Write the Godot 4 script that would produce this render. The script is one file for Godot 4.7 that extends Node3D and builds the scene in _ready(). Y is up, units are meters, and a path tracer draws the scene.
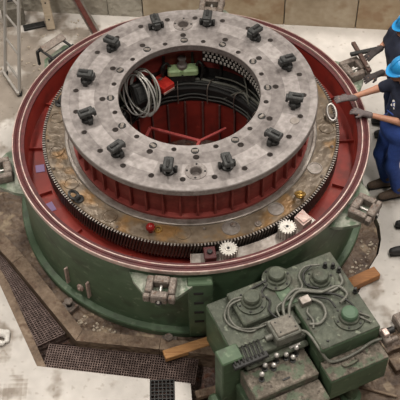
extends Node3D
# Workshop hall: a large rotary table in a green housing, with a drive unit, clamps and workers. Units: metres, y up.

const UNIT_TURN := 22.6

# ---------------------------------------------------------------- mesh collector
class G:
	var v := PackedVector3Array()
	var n := PackedVector3Array()
	var t := Transform3D()
	func tri(a: Vector3, b: Vector3, c: Vector3, na: Vector3, nb: Vector3, nc: Vector3) -> void:
		if (b - a).cross(c - a).dot(na + nb + nc) > 0.0:
			var q := b; b = c; c = q
			q = nb; nb = nc; nc = q
		v.append(t * a); v.append(t * b); v.append(t * c)
		n.append((t.basis * na).normalized()); n.append((t.basis * nb).normalized()); n.append((t.basis * nc).normalized())
	func quad(a: Vector3, b: Vector3, c: Vector3, d: Vector3, m: Vector3) -> void:
		tri(a, b, c, m, m, m); tri(a, c, d, m, m, m)
	func squad(a, b, c, d, na, nb, nc, nd) -> void:
		tri(a, b, c, na, nb, nc); tri(a, c, d, na, nc, nd)
	# chamfered box, centre c, full size s
	func box(c: Vector3, s: Vector3, e := 0.006) -> void:
		var h := s * 0.5
		e = min(e, min(h.x, min(h.y, h.z)) * 0.9)
		var i := h - Vector3(e, e, e)
		for ax in 3:
			var b1 := (ax + 1) % 3
			var b2 := (ax + 2) % 3
			for sg in [-1.0, 1.0]:
				var m := Vector3(); m[ax] = sg
				var q := []
				for st in [[-1, -1], [1, -1], [1, 1], [-1, 1]]:
					var p := Vector3(); p[ax] = sg * h[ax]; p[b1] = st[0] * i[b1]; p[b2] = st[1] * i[b2]
					q.append(c + p)
				quad(q[0], q[1], q[2], q[3], m)
			for s1 in [-1.0, 1.0]:
				for s2 in [-1.0, 1.0]:
					var m := Vector3(); m[b1] = s1; m[b2] = s2
					var q := []
					for st in [[-1, 0], [1, 0], [1, 1], [-1, 1]]:
						var p := Vector3(); p[ax] = st[0] * i[ax]
						p[b1] = s1 * (h[b1] if st[1] == 0 else i[b1])
						p[b2] = s2 * (i[b2] if st[1] == 0 else h[b2])
						q.append(c + p)
					quad(q[0], q[1], q[2], q[3], m.normalized())
		for sx in [-1.0, 1.0]:
			for sy in [-1.0, 1.0]:
				for sz in [-1.0, 1.0]:
					var m := Vector3(sx, sy, sz).normalized()
					tri(c + Vector3(sx * h.x, sy * i.y, sz * i.z), c + Vector3(sx * i.x, sy * h.y, sz * i.z), c + Vector3(sx * i.x, sy * i.y, sz * h.z), m, m, m)
	# lathe about y; profile [Vector2(r, y)...]: outer wall up, top inward, inner wall down
	func lathe(pr: Array, seg := 96, a0 := 0.0, a1 := 360.0, at := Vector3()) -> void:
		for k in pr.size() - 1:
			var p: Vector2 = pr[k]
			var q: Vector2 = pr[k + 1]
			var d := q - p
			if d.length() < 1e-6: continue
			var nn := Vector2(d.y, -d.x).normalized()
			for i in seg:
				var x := deg_to_rad(lerp(a0, a1, float(i) / seg))
				var y := deg_to_rad(lerp(a0, a1, float(i + 1) / seg))
				var cx := Vector3(cos(x), 0, sin(x))
				var cy := Vector3(cos(y), 0, sin(y))
				var n0 := cx * nn.x + Vector3.UP * nn.y
				var n1 := cy * nn.x + Vector3.UP * nn.y
				var A := at + cx * p.x + Vector3.UP * p.y
				var B := at + cy * p.x + Vector3.UP * p.y
				var C := at + cy * q.x + Vector3.UP * q.y
				var D := at + cx * q.x + Vector3.UP * q.y
				if q.x < 1e-5: tri(A, B, C, n0, n1, n0)
				elif p.x < 1e-5: tri(A, C, D, n0, n1, n0)
				else: squad(A, B, C, D, n0, n1, n1, n0)
	func cyl(at: Vector3, r: float, h: float, seg := 20, e := 0.004) -> void:
		lathe([Vector2(0, 0), Vector2(r, 0), Vector2(r, h - e), Vector2(r - e, h), Vector2(0, h)], seg, 0.0, 360.0, at)
	# smooth tube through points
	func tube(pts: Array, r: float, seg := 8, closed := false, sub := 5) -> void:
		var P := []
		var m := pts.size()
		if m == 2 or sub <= 1:
			P = pts.duplicate()
		else:
			for i in (m if closed else m - 1):
				var a: Vector3 = pts[(i - 1 + m) % m] if closed or i > 0 else pts[0]
				var b: Vector3 = pts[i]
				var c: Vector3 = pts[(i + 1) % m]
				var d: Vector3 = pts[(i + 2) % m] if closed or i + 2 < m else pts[m - 1]
				for k in sub: P.append(b.cubic_interpolate(c, a, d, float(k) / sub))
			if not closed: P.append(pts[m - 1])
		var cnt := P.size()
		var up := Vector3.UP
		var rings := []
		var norms := []
		for i in cnt:
			var dir: Vector3 = (P[(i + 1) % cnt] - P[(i - 1 + cnt) % cnt]) if closed else (P[min(i + 1, cnt - 1)] - P[max(i - 1, 0)])
			dir = dir.normalized()
			if i == 0 and absf(dir.dot(up)) > 0.9: up = Vector3.RIGHT
			var sd := dir.cross(up).normalized()
			up = sd.cross(dir).normalized()
			var ring := []
			var nr := []
			for k in seg:
				var a := TAU * k / seg
				var q := sd * cos(a) + up * sin(a)
				ring.append(P[i] + q * r); nr.append(q)
			rings.append(ring); norms.append(nr)
		for i in (cnt if closed else cnt - 1):
			var j := (i + 1) % cnt
			for k in seg:
				var l := (k + 1) % seg
				squad(rings[i][k], rings[j][k], rings[j][l], rings[i][l], norms[i][k], norms[j][k], norms[j][l], norms[i][l])
		if not closed:
			for e in [0, cnt - 1]:
				var dn: Vector3 = (P[0] - P[1]).normalized() if e == 0 else (P[cnt - 1] - P[cnt - 2]).normalized()
				for k in range(1, seg - 1): tri(rings[e][0], rings[e][k], rings[e][k + 1], dn, dn, dn)
	# bar of rectangular section between two points
	func bar(a: Vector3, b: Vector3, w: float, h: float, e := 0.004, upv := Vector3.UP) -> void:
		var z := (b - a).normalized()
		if absf(z.dot(upv)) > 0.95: upv = Vector3.RIGHT
		var x := upv.cross(z).normalized()
		var y := z.cross(x)
		var keep := t
		t = t * Transform3D(Basis(x, y, z), (a + b) * 0.5)
		box(Vector3(), Vector3(w, h, a.distance_to(b)), e)
		t = keep
	# prism of an xz polygon between y0 and y1
	func prism(poly: PackedVector2Array, y0: float, y1: float, bottom := true) -> void:
		var idx := Geometry2D.triangulate_polygon(poly)
		for i in range(0, idx.size(), 3):
			var a := poly[idx[i]]
			var b := poly[idx[i + 1]]
			var c := poly[idx[i + 2]]
			tri(Vector3(a.x, y1, a.y), Vector3(b.x, y1, b.y), Vector3(c.x, y1, c.y), Vector3.UP, Vector3.UP, Vector3.UP)
			if bottom: tri(Vector3(a.x, y0, a.y), Vector3(b.x, y0, b.y), Vector3(c.x, y0, c.y), Vector3.DOWN, Vector3.DOWN, Vector3.DOWN)
		var cw := Geometry2D.is_polygon_clockwise(poly)
		for i in poly.size():
			var a := poly[i]
			var b := poly[(i + 1) % poly.size()]
			var d := b - a
			if d.length() < 1e-6: continue
			var m := Vector3(-d.y, 0, d.x).normalized() * (1.0 if cw else -1.0)
			quad(Vector3(a.x, y0, a.y), Vector3(b.x, y0, b.y), Vector3(b.x, y1, b.y), Vector3(a.x, y1, a.y), m)
	func mesh(planar := 0.0) -> ArrayMesh:
		var a := []
		a.resize(Mesh.ARRAY_MAX)
		a[Mesh.ARRAY_VERTEX] = v
		a[Mesh.ARRAY_NORMAL] = n
		if planar > 0.0:
			var uv := PackedVector2Array()
			uv.resize(v.size())
			for i in v.size(): uv[i] = Vector2(v[i].x / planar + 0.5, v[i].z / planar + 0.5)
			a[Mesh.ARRAY_TEX_UV] = uv
		var m := ArrayMesh.new()
		m.add_surface_from_arrays(Mesh.PRIMITIVE_TRIANGLES, a)
		return m

# ---------------------------------------------------------------- helpers
var names := {}
func numbered(s: String) -> String:
	names[s] = names.get(s, -1) + 1
	return s if names[s] == 0 else "%s_%03d" % [s, names[s]]

func put(g, called: String, m: Material, parent: Node = null, label := "") -> MeshInstance3D:
	var o := MeshInstance3D.new()
	o.mesh = g.mesh() if g is G else g
	o.material_override = m
	o.name = called if parent else numbered(called)
	if label: o.set_meta("label", label)
	if parent: parent.add_child(o, true)
	else: add_child(o, true)
	return o

func thing(called: String, label: String, category: String, at := Vector3(), turn := 0.0, group := "") -> Node3D:
	var o := Node3D.new()
	o.name = numbered(called)
	add_child(o, true)
	o.position = at
	o.rotation_degrees.y = turn
	tag(o, label, category, group)
	return o

func tag(o: Node, label: String, category: String, group := "") -> void:
	o.set_meta("label", label)
	o.set_meta("category", category)
	if group: o.set_meta("group", group)

func structure(called: String, at := Vector3()) -> Node3D:
	var o := Node3D.new()
	o.name = called
	o.position = at
	add_child(o, true)
	o.set_meta("kind", "structure")
	return o

func again(o: Node3D, at: Vector3, turn: float, label := "") -> Node3D:
	var c: Node3D = o.duplicate()
	c.name = numbered(String(o.name).rstrip("0123456789_"))
	add_child(c, true)
	c.position = at
	c.rotation_degrees.y = turn
	if label: c.set_meta("label", label)
	return c

func pol(r: float, th: float, y: float) -> Vector3:
	return Vector3(r * cos(deg_to_rad(th)), y, r * sin(deg_to_rad(th)))

# ---------------------------------------------------------------- materials
func noise(sd: int, f: float, oct := 4, cell := false) -> FastNoiseLite:
	var z := FastNoiseLite.new()
	z.seed = sd
	z.noise_type = FastNoiseLite.TYPE_CELLULAR if cell else FastNoiseLite.TYPE_SIMPLEX_SMOOTH
	z.frequency = f
	z.fractal_octaves = oct
	return z

func field(sd: int, f: float, size: int, oct := 4, cell := false) -> PackedByteArray:
	return noise(sd, f, oct, cell).get_seamless_image(size, size, false, false, 0.15, true).get_data()

# ramp: colours from low to high; stains: [colour, frequency, threshold 0..1, softness, strength]
func picture(sd: int, ramp: Array, cf: float, ff: float, fine: float, stains := [], size := 160) -> ImageTexture:
	var a := field(sd, cf, size)
	var b := field(sd + 7, ff, size, 3)
	var r := PackedFloat32Array(); var gg := PackedFloat32Array(); var bb := PackedFloat32Array()
	for i in 256:
		var x := clampf((i / 255.0 - 0.5) * 1.5 + 0.5, 0, 1) * (ramp.size() - 1)
		var k := mini(int(x), ramp.size() - 2)
		var c: Color = ramp[k].lerp(ramp[k + 1], x - k)
		r.append(c.r); gg.append(c.g); bb.append(c.b)
	var sf := []
	for s in stains: sf.append(field(sd + 31 + sf.size() * 13, s[1], size, 4))
	var out := PackedByteArray()
	out.resize(size * size * 3)
	for i in size * size:
		var k := int(a[i] * (1.0 - fine) + b[i] * fine)
		var cr := r[k]; var cg := gg[k]; var cb := bb[k]
		for j in stains.size():
			var s: Array = stains[j]
			var w: float = clampf((sf[j][i] / 255.0 - s[2]) / s[3], 0, 1) * s[4]
			cr += (s[0].r - cr) * w; cg += (s[0].g - cg) * w; cb += (s[0].b - cb) * w
		out[i * 3] = int(cr * 255); out[i * 3 + 1] = int(cg * 255); out[i * 3 + 2] = int(cb * 255)
	return ImageTexture.create_from_image(Image.create_from_data(size, size, false, Image.FORMAT_RGB8, out))

func mat(rough: float, metal: float, tex: Texture2D, span: float, bump := 0.0, sd := 5) -> StandardMaterial3D:
	var m := StandardMaterial3D.new()
	m.roughness = rough
	m.metallic = metal
	m.albedo_texture = tex
	m.uv1_triplanar = true
	m.uv1_world_triplanar = true
	m.uv1_scale = Vector3.ONE / span
	if bump > 0.0:
		var im := noise(sd, 0.05, 4).get_seamless_image(256, 256, false, false, 0.15, true)
		im.convert(Image.FORMAT_RGBA8)
		im.bump_map_to_normal_map(bump)
		m.normal_enabled = true
		m.normal_texture = ImageTexture.create_from_image(im)
	return m

func plain(c: Color, rough: float, metal := 0.0) -> StandardMaterial3D:
	var m := StandardMaterial3D.new()
	m.albedo_color = c
	m.roughness = rough
	m.metallic = metal
	return m

func rgb(r: int, g: int, b: int) -> Color:
	return Color8(r, g, b)

var M := {}
func materials() -> void:
	M.green = mat(0.5, 0.0, picture(11, [rgb(64, 84, 62), rgb(76, 97, 73), rgb(90, 110, 86)], 0.012, 0.06, 0.35,
		[[rgb(52, 58, 46), 0.02, 0.62, 0.2, 0.6], [rgb(146, 156, 136), 0.05, 0.74, 0.1, 0.55]]), 1.3)
	M.dusty = mat(0.65, 0.0, picture(13, [rgb(62, 67, 57), rgb(80, 85, 73), rgb(102, 107, 93)], 0.015, 0.09, 0.4,
		[[rgb(66, 64, 54), 0.022, 0.62, 0.18, 0.7], [rgb(160, 166, 148), 0.05, 0.76, 0.12, 0.6]]), 0.9, 3.0)
	M.grime = mat(0.8, 0.0, picture(17, [rgb(76, 70, 61), rgb(106, 98, 88), rgb(140, 131, 120)], 0.02, 0.1, 0.5,
		[[rgb(84, 100, 80), 0.02, 0.6, 0.15, 0.7], [rgb(56, 48, 42), 0.04, 0.7, 0.12, 0.7]]), 0.7, 4.0)
	M.red = mat(0.5, 0.0, picture(19, [rgb(112, 32, 26), rgb(134, 40, 32), rgb(152, 52, 40)], 0.01, 0.05, 0.35,
		[[rgb(90, 34, 30), 0.02, 0.66, 0.2, 0.5], [rgb(180, 84, 66), 0.04, 0.8, 0.12, 0.4]]), 1.6)
	M.redrim = mat(0.58, 0.0, picture(23, [rgb(62, 21, 23), rgb(76, 27, 29), rgb(96, 39, 40)], 0.015, 0.08, 0.4), 0.9)
	M.worn = mat(0.6, 0.0, picture(26, [rgb(104, 112, 98), rgb(134, 140, 126), rgb(164, 166, 154)], 0.02, 0.08, 0.4, [[rgb(84, 104, 82), 0.02, 0.55, 0.12, 0.8]]), 0.7, 2.0)
	M.dullred = mat(0.6, 0.0, picture(27, [rgb(128, 46, 44), rgb(146, 56, 54), rgb(166, 80, 76)], 0.03, 0.1, 0.4), 0.4)
	M.batten = mat(0.6, 0.0, picture(28, [rgb(74, 44, 42), rgb(94, 60, 57), rgb(116, 80, 76)], 0.03, 0.1, 0.4), 0.4)
	M.jbox = mat(0.6, 0.1, picture(25, [rgb(92, 88, 80), rgb(112, 107, 98), rgb(132, 127, 118)], 0.03, 0.1, 0.4), 0.4)
	M.rustbar = mat(0.6, 0.1, picture(22, [rgb(58, 40, 34), rgb(78, 56, 48), rgb(100, 76, 66)], 0.03, 0.1, 0.4), 0.4)
	M.drum = mat(0.6, 0.0, picture(24, [rgb(108, 42, 37), rgb(127, 51, 45), rgb(148, 68, 61)], 0.02, 0.08, 0.4, [[rgb(150, 96, 86), 0.03, 0.74, 0.14, 0.4]]), 0.8)
	M.pale = mat(0.4, 0.3, picture(29, [rgb(160, 136, 130), rgb(186, 164, 156), rgb(208, 190, 182)], 0.02, 0.08, 0.4,
		[[rgb(170, 120, 112), 0.04, 0.62, 0.15, 0.5]]), 0.6)
	M.lip = mat(0.38, 0.6, picture(31, [rgb(120, 112, 106), rgb(146, 138, 132), rgb(168, 162, 156)], 0.02, 0.08, 0.4), 0.7)
	M.ring = mat(0.36, 0.25, picture(37, [rgb(92, 80, 67), rgb(111, 98, 83), rgb(132, 118, 102)], 0.012, 0.05, 0.4,
		[[rgb(142, 102, 54), 0.012, 0.54, 0.25, 0.68], [rgb(76, 58, 40), 0.022, 0.64, 0.16, 0.5], [rgb(160, 146, 128), 0.03, 0.74, 0.14, 0.4]], 256), 1.5, 1.0)
	M.teeth = mat(0.4, 0.5, picture(41, [rgb(62, 56, 52), rgb(82, 75, 70), rgb(104, 97, 91)], 0.03, 0.1, 0.5), 0.4)
	M.steel = mat(0.5, 0.35, picture(43, [rgb(108, 101, 98), rgb(130, 123, 120), rgb(152, 146, 143)], 0.02, 0.1, 0.5), 0.6)
	M.dull = mat(0.55, 0.3, picture(47, [rgb(84, 75, 69), rgb(116, 106, 99), rgb(148, 137, 129)], 0.025, 0.1, 0.5,
		[[rgb(96, 64, 48), 0.04, 0.66, 0.12, 0.5]]), 0.4, 2.0)
	M.dark = mat(0.5, 0.3, picture(53, [rgb(30, 30, 30), rgb(45, 45, 45), rgb(64, 64, 62)], 0.03, 0.12, 0.5), 0.35)
	M.jaw = mat(0.5, 0.35, picture(54, [rgb(42, 43, 43), rgb(62, 63, 63), rgb(92, 92, 91)], 0.04, 0.14, 0.5), 0.3)
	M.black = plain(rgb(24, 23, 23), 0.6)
	M.cable = plain(rgb(44, 44, 42), 0.55)
	M.hose = mat(0.5, 0.1, picture(59, [rgb(84, 84, 77), rgb(106, 106, 98), rgb(134, 134, 126)], 0.03, 0.1, 0.4), 0.4)
	M.coil = plain(rgb(172, 170, 166), 0.35, 0.3)
	M.floor = mat(0.7, 0.0, null, 1.0)
	M.floor.albedo_texture = floor_picture()
	M.floor.uv1_triplanar = false
	M.floor.uv1_world_triplanar = false
	M.floor.uv1_scale = Vector3.ONE
	M.coping = mat(0.7, 0.0, picture(62, [rgb(170, 164, 154), rgb(188, 182, 172), rgb(202, 197, 188)], 0.01, 0.06, 0.4), 2.0)
	M.mud = mat(0.6, 0.0, picture(67, [rgb(76, 60, 50), rgb(106, 89, 75), rgb(138, 119, 102)], 0.012, 0.06, 0.4,
		[[rgb(184, 166, 140), 0.02, 0.66, 0.15, 0.6], [rgb(54, 40, 32), 0.018, 0.6, 0.18, 0.6]], 288), 1.8, 5.0)
	M.kerb = mat(0.65, 0.0, picture(71, [rgb(96, 79, 65), rgb(120, 101, 84), rgb(142, 124, 106)], 0.015, 0.08, 0.4,
		[[rgb(84, 62, 48), 0.03, 0.64, 0.15, 0.6]]), 0.9, 4.0)
	M.trench = mat(0.55, 0.0, picture(73, [rgb(70, 54, 50), rgb(96, 77, 70), rgb(124, 104, 95)], 0.02, 0.1, 0.5,
		[[rgb(120, 66, 44), 0.03, 0.68, 0.14, 0.5]]), 0.8, 5.0)
	M.grate = mat(0.5, 0.4, picture(79, [rgb(66, 52, 49), rgb(92, 76, 71), rgb(124, 106, 100)], 0.03, 0.1, 0.5), 0.5)
	M.panel = [mat(0.7, 0.0, picture(83, [rgb(150, 134, 112), rgb(168, 152, 130), rgb(182, 168, 148)], 0.01, 0.07, 0.4, [[rgb(136, 110, 84), 0.015, 0.64, 0.2, 0.5]]), 1.4),
		mat(0.7, 0.0, picture(84, [rgb(152, 132, 106), rgb(166, 146, 120), rgb(178, 162, 138)], 0.01, 0.07, 0.4, [[rgb(140, 108, 80), 0.015, 0.58, 0.2, 0.6]]), 1.1)]
	M.wall = mat(0.8, 0.0, picture(89, [rgb(138, 132, 120), rgb(164, 158, 146), rgb(186, 180, 170)], 0.01, 0.06, 0.4,
		[[rgb(112, 104, 92), 0.02, 0.64, 0.2, 0.6]]), 1.7, 3.0)
	M.hall = plain(rgb(128, 127, 124), 0.8)
	M.wood = mat(0.65, 0.0, grain(97, rgb(196, 150, 100), rgb(150, 104, 62)), 0.5)
	M.wood2 = mat(0.65, 0.0, grain(101, rgb(176, 122, 74), rgb(126, 82, 46)), 0.5)
	M.post = mat(0.6, 0.0, grain(103, rgb(206, 192, 172), rgb(176, 158, 136)), 0.5)
	M.alu = plain(rgb(186, 182, 178), 0.35, 0.6)
	M.tape = plain(rgb(134, 112, 152), 0.6)
	M.white = plain(rgb(226, 224, 218), 0.5)
	M.strip = plain(rgb(158, 154, 148), 0.5)
	M.plaster = mat(0.9, 0.0, picture(133, [rgb(196, 192, 186), rgb(212, 208, 203), rgb(226, 223, 218)], 0.03, 0.1, 0.5), 0.3, 5.0)
	M.crumb = plain(rgb(176, 164, 148), 0.8)
	M.pinion = mat(0.35, 0.5, picture(107, [rgb(176, 172, 164), rgb(200, 196, 189), rgb(222, 219, 214)], 0.03, 0.1, 0.5), 0.3)
	M.lightgreen = mat(0.5, 0.0, picture(109, [rgb(148, 176, 126), rgb(164, 190, 142), rgb(180, 204, 158)], 0.03, 0.1, 0.4), 0.5)
	M.capgreen = plain(rgb(78, 104, 82), 0.55)
	M.brightred = mat(0.45, 0.0, picture(113, [rgb(186, 40, 34), rgb(204, 52, 44), rgb(218, 74, 62)], 0.03, 0.1, 0.4), 0.4)
	M.redpost = mat(0.5, 0.1, picture(127, [rgb(110, 62, 56), rgb(130, 76, 70), rgb(150, 98, 92)], 0.03, 0.1, 0.4), 0.6)
	M.brass = plain(rgb(196, 160, 90), 0.3, 0.7)
	M.helmet = plain(rgb(42, 142, 204), 0.3)
	M.shirt = mat(0.85, 0.0, picture(131, [rgb(22, 27, 44), rgb(29, 35, 54), rgb(38, 45, 66)], 0.04, 0.2, 0.4), 0.5)
	M.jeans = mat(0.85, 0.0, picture(137, [rgb(30, 52, 112), rgb(40, 66, 134), rgb(54, 84, 152)], 0.03, 0.2, 0.5), 0.5)
	M.jeans2 = mat(0.85, 0.0, picture(139, [rgb(24, 34, 66), rgb(32, 44, 80), rgb(42, 56, 94)], 0.03, 0.2, 0.5), 0.5)
	M.skin = plain(rgb(176, 128, 104), 0.55)
	M.skin.subsurf_scatter_enabled = true
	M.skin.subsurf_scatter_strength = 0.1
	M.glove = mat(0.85, 0.0, picture(149, [rgb(82, 74, 74), rgb(102, 93, 93), rgb(124, 114, 114)], 0.05, 0.2, 0.5), 0.2)
	M.darkglove = plain(rgb(58, 52, 52), 0.85)
	M.boot = mat(0.7, 0.0, picture(151, [rgb(66, 52, 44), rgb(88, 72, 60), rgb(112, 94, 80)], 0.05, 0.2, 0.5), 0.3)
	M.shoe = plain(rgb(38, 38, 40), 0.5)
	M.sole = plain(rgb(30, 28, 27), 0.8)
	M.eye = plain(rgb(40, 30, 26), 0.3)
	M.lamp = plain(rgb(250, 250, 245), 0.5)
	M.lamp.emission_enabled = true
	M.lamp.emission = Color(1.0, 0.97, 0.92)
	M.lamp.emission_energy_multiplier = 2.0
	M.glass = plain(rgb(150, 150, 140), 0.35, 0.1)

func grain(sd: int, a: Color, b: Color) -> ImageTexture:
	var z := noise(sd, 0.02, 4)
	var im := Image.create(128, 128, false, Image.FORMAT_RGB8)
	for y in 128:
		for x in 128:
			var w := z.get_noise_2d(x * 0.5, y * 7.0) * 0.5 + 0.5 + z.get_noise_2d(x * 2.0 + 400.0, y * 14.0) * 0.25
			im.set_pixel(x, y, a.lerp(b, clampf(w, 0, 1)))
	return ImageTexture.create_from_image(im)

# concrete floor with trodden dirt where the photograph shows it (9 m square, repeating beyond)
func floor_picture() -> ImageTexture:
	var S := 720
	var c := field(301, 0.008, S)
	var f := field(303, 0.06, S, 3)
	var m := field(307, 0.022, S, 5)
	var e := field(311, 0.12, S, 2)
	var dirt := [[-2.4, -2.4, 1.35, 0.95], [-2.9, -0.4, 0.8, 0.45], [-1.5, -3.0, 0.6, 0.4], [2.25, 0.45, 0.35, 0.5], [2.0, 1.7, 0.4, 0.5], [2.4, 1.7, 0.5, 0.25], [-1.2, 2.9, 0.8, 0.15], [-2.3, 1.9, 0.5, 0.6], [-1.96, 2.66, 0.22, 0.8]]
	var mask := PackedFloat32Array()
	for j in S / 4:
		for i in S / 4:
			var q := 0.0
			for d in dirt:
				var dx: float = (4.0 * i / S - 0.5) * 9.0 - d[0]
				var dz: float = (4.0 * j / S - 0.5) * 9.0 - d[1]
				q = maxf(q, clampf(1.35 - sqrt(dx * dx + dz * dz) / d[2], 0.0, 1.0) * d[3])
			mask.append(q)
	var out := PackedByteArray()
	out.resize(S * S * 3)
	for j in S:
		for i in S:
			var k := j * S + i
			var w := (c[k] / 255.0 - 0.5) * 0.10 + (f[k] / 255.0 - 0.5) * 0.07
			var q := mask[(j / 4) * (S / 4) + i / 4]
			q = clampf((m[k] / 255.0 - 0.82 + q * 0.75) / 0.22, 0.0, 1.0) * 0.75
			if e[k] > 205: q = minf(1.0, q + 0.25)
			out[k * 3] = int(clampf(lerpf(0.775, 0.48, q) + w, 0, 1) * 255)
			out[k * 3 + 1] = int(clampf(lerpf(0.755, 0.435, q) + w, 0, 1) * 255)
			out[k * 3 + 2] = int(clampf(lerpf(0.735, 0.39, q) + w, 0, 1) * 255)
	return ImageTexture.create_from_image(Image.create_from_data(S, S, false, Image.FORMAT_RGB8, out))

# machined face of the table plate: turned rings of slightly different finish, rectangular rubbed patches, scratches
func plate_picture() -> ImageTexture:
	var S := 640
	var c := field(201, 0.006, S)
	var f := field(203, 0.05, S, 3)
	var s := field(207, 0.02, S)
	var out := PackedByteArray()
	out.resize(S * S * 3)
	for j in S:
		for i in S:
			var x := (float(i) / S - 0.5) * 2.8
			var z := (float(j) / S - 0.5) * 2.8
			var r := sqrt(x * x + z * z)
			var k := j * S + i
			var w := 0.0
			if r > 1.30: w = 0.02
			elif r > 1.20: w = -0.015
			elif r > 1.03:
				var th := fposmod(rad_to_deg(atan2(z, x)) - 12.5, 30.0)
				w = 0.075 if th > 7.0 and th < 23.0 else 0.005
			elif r > 0.885: w = -0.035
			else: w = 0.02
			for q in [1.30, 1.20, 1.03, 0.885]:
				if absf(r - q) < 0.004: w -= 0.03
			w += (c[k] / 255.0 - 0.5) * 0.12 + (f[k] / 255.0 - 0.5) * 0.16
			var st := clampf((s[k] / 255.0 - 0.62) / 0.15, 0, 1)
			w -= st * 0.05
			out[k * 3] = int(clampf(0.545 + w, 0, 1) * 255)
			out[k * 3 + 1] = int(clampf(0.520 + w, 0, 1) * 255)
			out[k * 3 + 2] = int(clampf(0.512 + w, 0, 1) * 255)
	return ImageTexture.create_from_image(Image.create_from_data(S, S, false, Image.FORMAT_RGB8, out))

# ---------------------------------------------------------------- implicit bodies (surface nets over tapered capsules)
func blob(bones: Array, cell: float, k: float) -> ArrayMesh:
	var lo := Vector3(1e9, 1e9, 1e9)
	var hi := -lo
	for b in bones:
		var rr := Vector3.ONE * (maxf(b[2], b[3]) + cell * 3.0 + k * 0.5)
		lo = lo.min(b[0] - rr).min(b[1] - rr)
		hi = hi.max(b[0] + rr).max(b[1] + rr)
	var nx := int((hi.x - lo.x) / cell) + 2
	var ny := int((hi.y - lo.y) / cell) + 2
	var nz := int((hi.z - lo.z) / cell) + 2
	var F := PackedFloat32Array()
	F.resize(nx * ny * nz)
	F.fill(10.0)
	for b in bones:
		var A: Vector3 = b[0]
		var B: Vector3 = b[1]
		var ra: float = b[2]
		var rb: float = b[3]
		var pad := Vector3.ONE * (maxf(ra, rb) + k + cell * 2.0)
		var p0 := ((A.min(B) - pad - lo) / cell).floor()
		var p1 := ((A.max(B) + pad - lo) / cell).ceil()
		var d := B - A
		var dd := maxf(d.length_squared(), 1e-9)
		for z in range(maxi(0, int(p0.z)), mini(nz, int(p1.z) + 1)):
			for y in range(maxi(0, int(p0.y)), mini(ny, int(p1.y) + 1)):
				var o := (z * ny + y) * nx
				for x in range(maxi(0, int(p0.x)), mini(nx, int(p1.x) + 1)):
					var p := lo + Vector3(x, y, z) * cell - A
					var h := clampf(p.dot(d) / dd, 0.0, 1.0)
					var e := (p - d * h).length() - (ra + (rb - ra) * h)
					var g := F[o + x]
					var m := maxf(k - absf(g - e), 0.0) / k
					F[o + x] = minf(g, e) - m * m * k * 0.25
	var vid := PackedInt32Array()
	vid.resize(nx * ny * nz)
	vid.fill(-1)
	var V := PackedVector3Array()
	var off := [0, 1, nx, nx + 1, nx * ny, nx * ny + 1, nx * ny + nx, nx * ny + nx + 1]
	var corner := [Vector3(0, 0, 0), Vector3(1, 0, 0), Vector3(0, 1, 0), Vector3(1, 1, 0), Vector3(0, 0, 1), Vector3(1, 0, 1), Vector3(0, 1, 1), Vector3(1, 1, 1)]
	var edges := [[0, 1], [2, 3], [4, 5], [6, 7], [0, 2], [1, 3], [4, 6], [5, 7], [0, 4], [1, 5], [2, 6], [3, 7]]
	for z in nz - 1:
		for y in ny - 1:
			for x in nx - 1:
				var o := (z * ny + y) * nx + x
				var f0 := F[o]
				if f0 > cell * 4.0 or f0 < -cell * 4.0: continue
				var s := 0
				for q in 8:
					if F[o + off[q]] < 0.0: s += 1
				if s == 0 or s == 8: continue
				var acc := Vector3()
				var cnt := 0
				for e in edges:
					var a := F[o + off[e[0]]]
					var b := F[o + off[e[1]]]
					if (a < 0.0) != (b < 0.0):
						acc += corner[e[0]].lerp(corner[e[1]], a / (a - b))
						cnt += 1
				vid[o] = V.size()
				V.append(lo + (Vector3(x, y, z) + acc / cnt) * cell)
	var I := PackedInt32Array()
	var st := [1, nx, nx * ny]
	for z in range(1, nz - 1):
		for y in range(1, ny - 1):
			for x in range(1, nx - 1):
				var o := (z * ny + y) * nx + x
				if vid[o] < 0 and vid[o - 1] < 0 and vid[o - nx] < 0: continue
				for ax in 3:
					var a := F[o]
					var b := F[o + st[ax]]
					if (a < 0.0) == (b < 0.0): continue
					var s1: int = st[(ax + 1) % 3]
					var s2: int = st[(ax + 2) % 3]
					var q := [vid[o - s1 - s2], vid[o - s2], vid[o], vid[o - s1]]
					if q[0] < 0 or q[1] < 0 or q[2] < 0 or q[3] < 0: continue
					if a < 0.0: I.append_array([q[0], q[2], q[1], q[0], q[3], q[2]])
					else: I.append_array([q[0], q[1], q[2], q[0], q[2], q[3]])
	var N := PackedVector3Array()
	N.resize(V.size())
	for i in range(0, I.size(), 3):
		var m := (V[I[i + 2]] - V[I[i]]).cross(V[I[i + 1]] - V[I[i]])
		N[I[i]] += m; N[I[i + 1]] += m; N[I[i + 2]] += m
	for i in N.size(): N[i] = N[i].normalized()
	var arr := []
	arr.resize(Mesh.ARRAY_MAX)
	arr[Mesh.ARRAY_VERTEX] = V
	arr[Mesh.ARRAY_NORMAL] = N
	arr[Mesh.ARRAY_INDEX] = I
	var me := ArrayMesh.new()
	me.add_surface_from_arrays(Mesh.PRIMITIVE_TRIANGLES, arr)
	return me

# ---------------------------------------------------------------- scene
func _ready() -> void:
	camera_and_light()
	materials()
	setting()
	housing()
	table()
	table_clamps()
	inside()
	station_clamps()
	drive_unit()
	loose_things()
	far_bars()
	debris()
	people()

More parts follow.
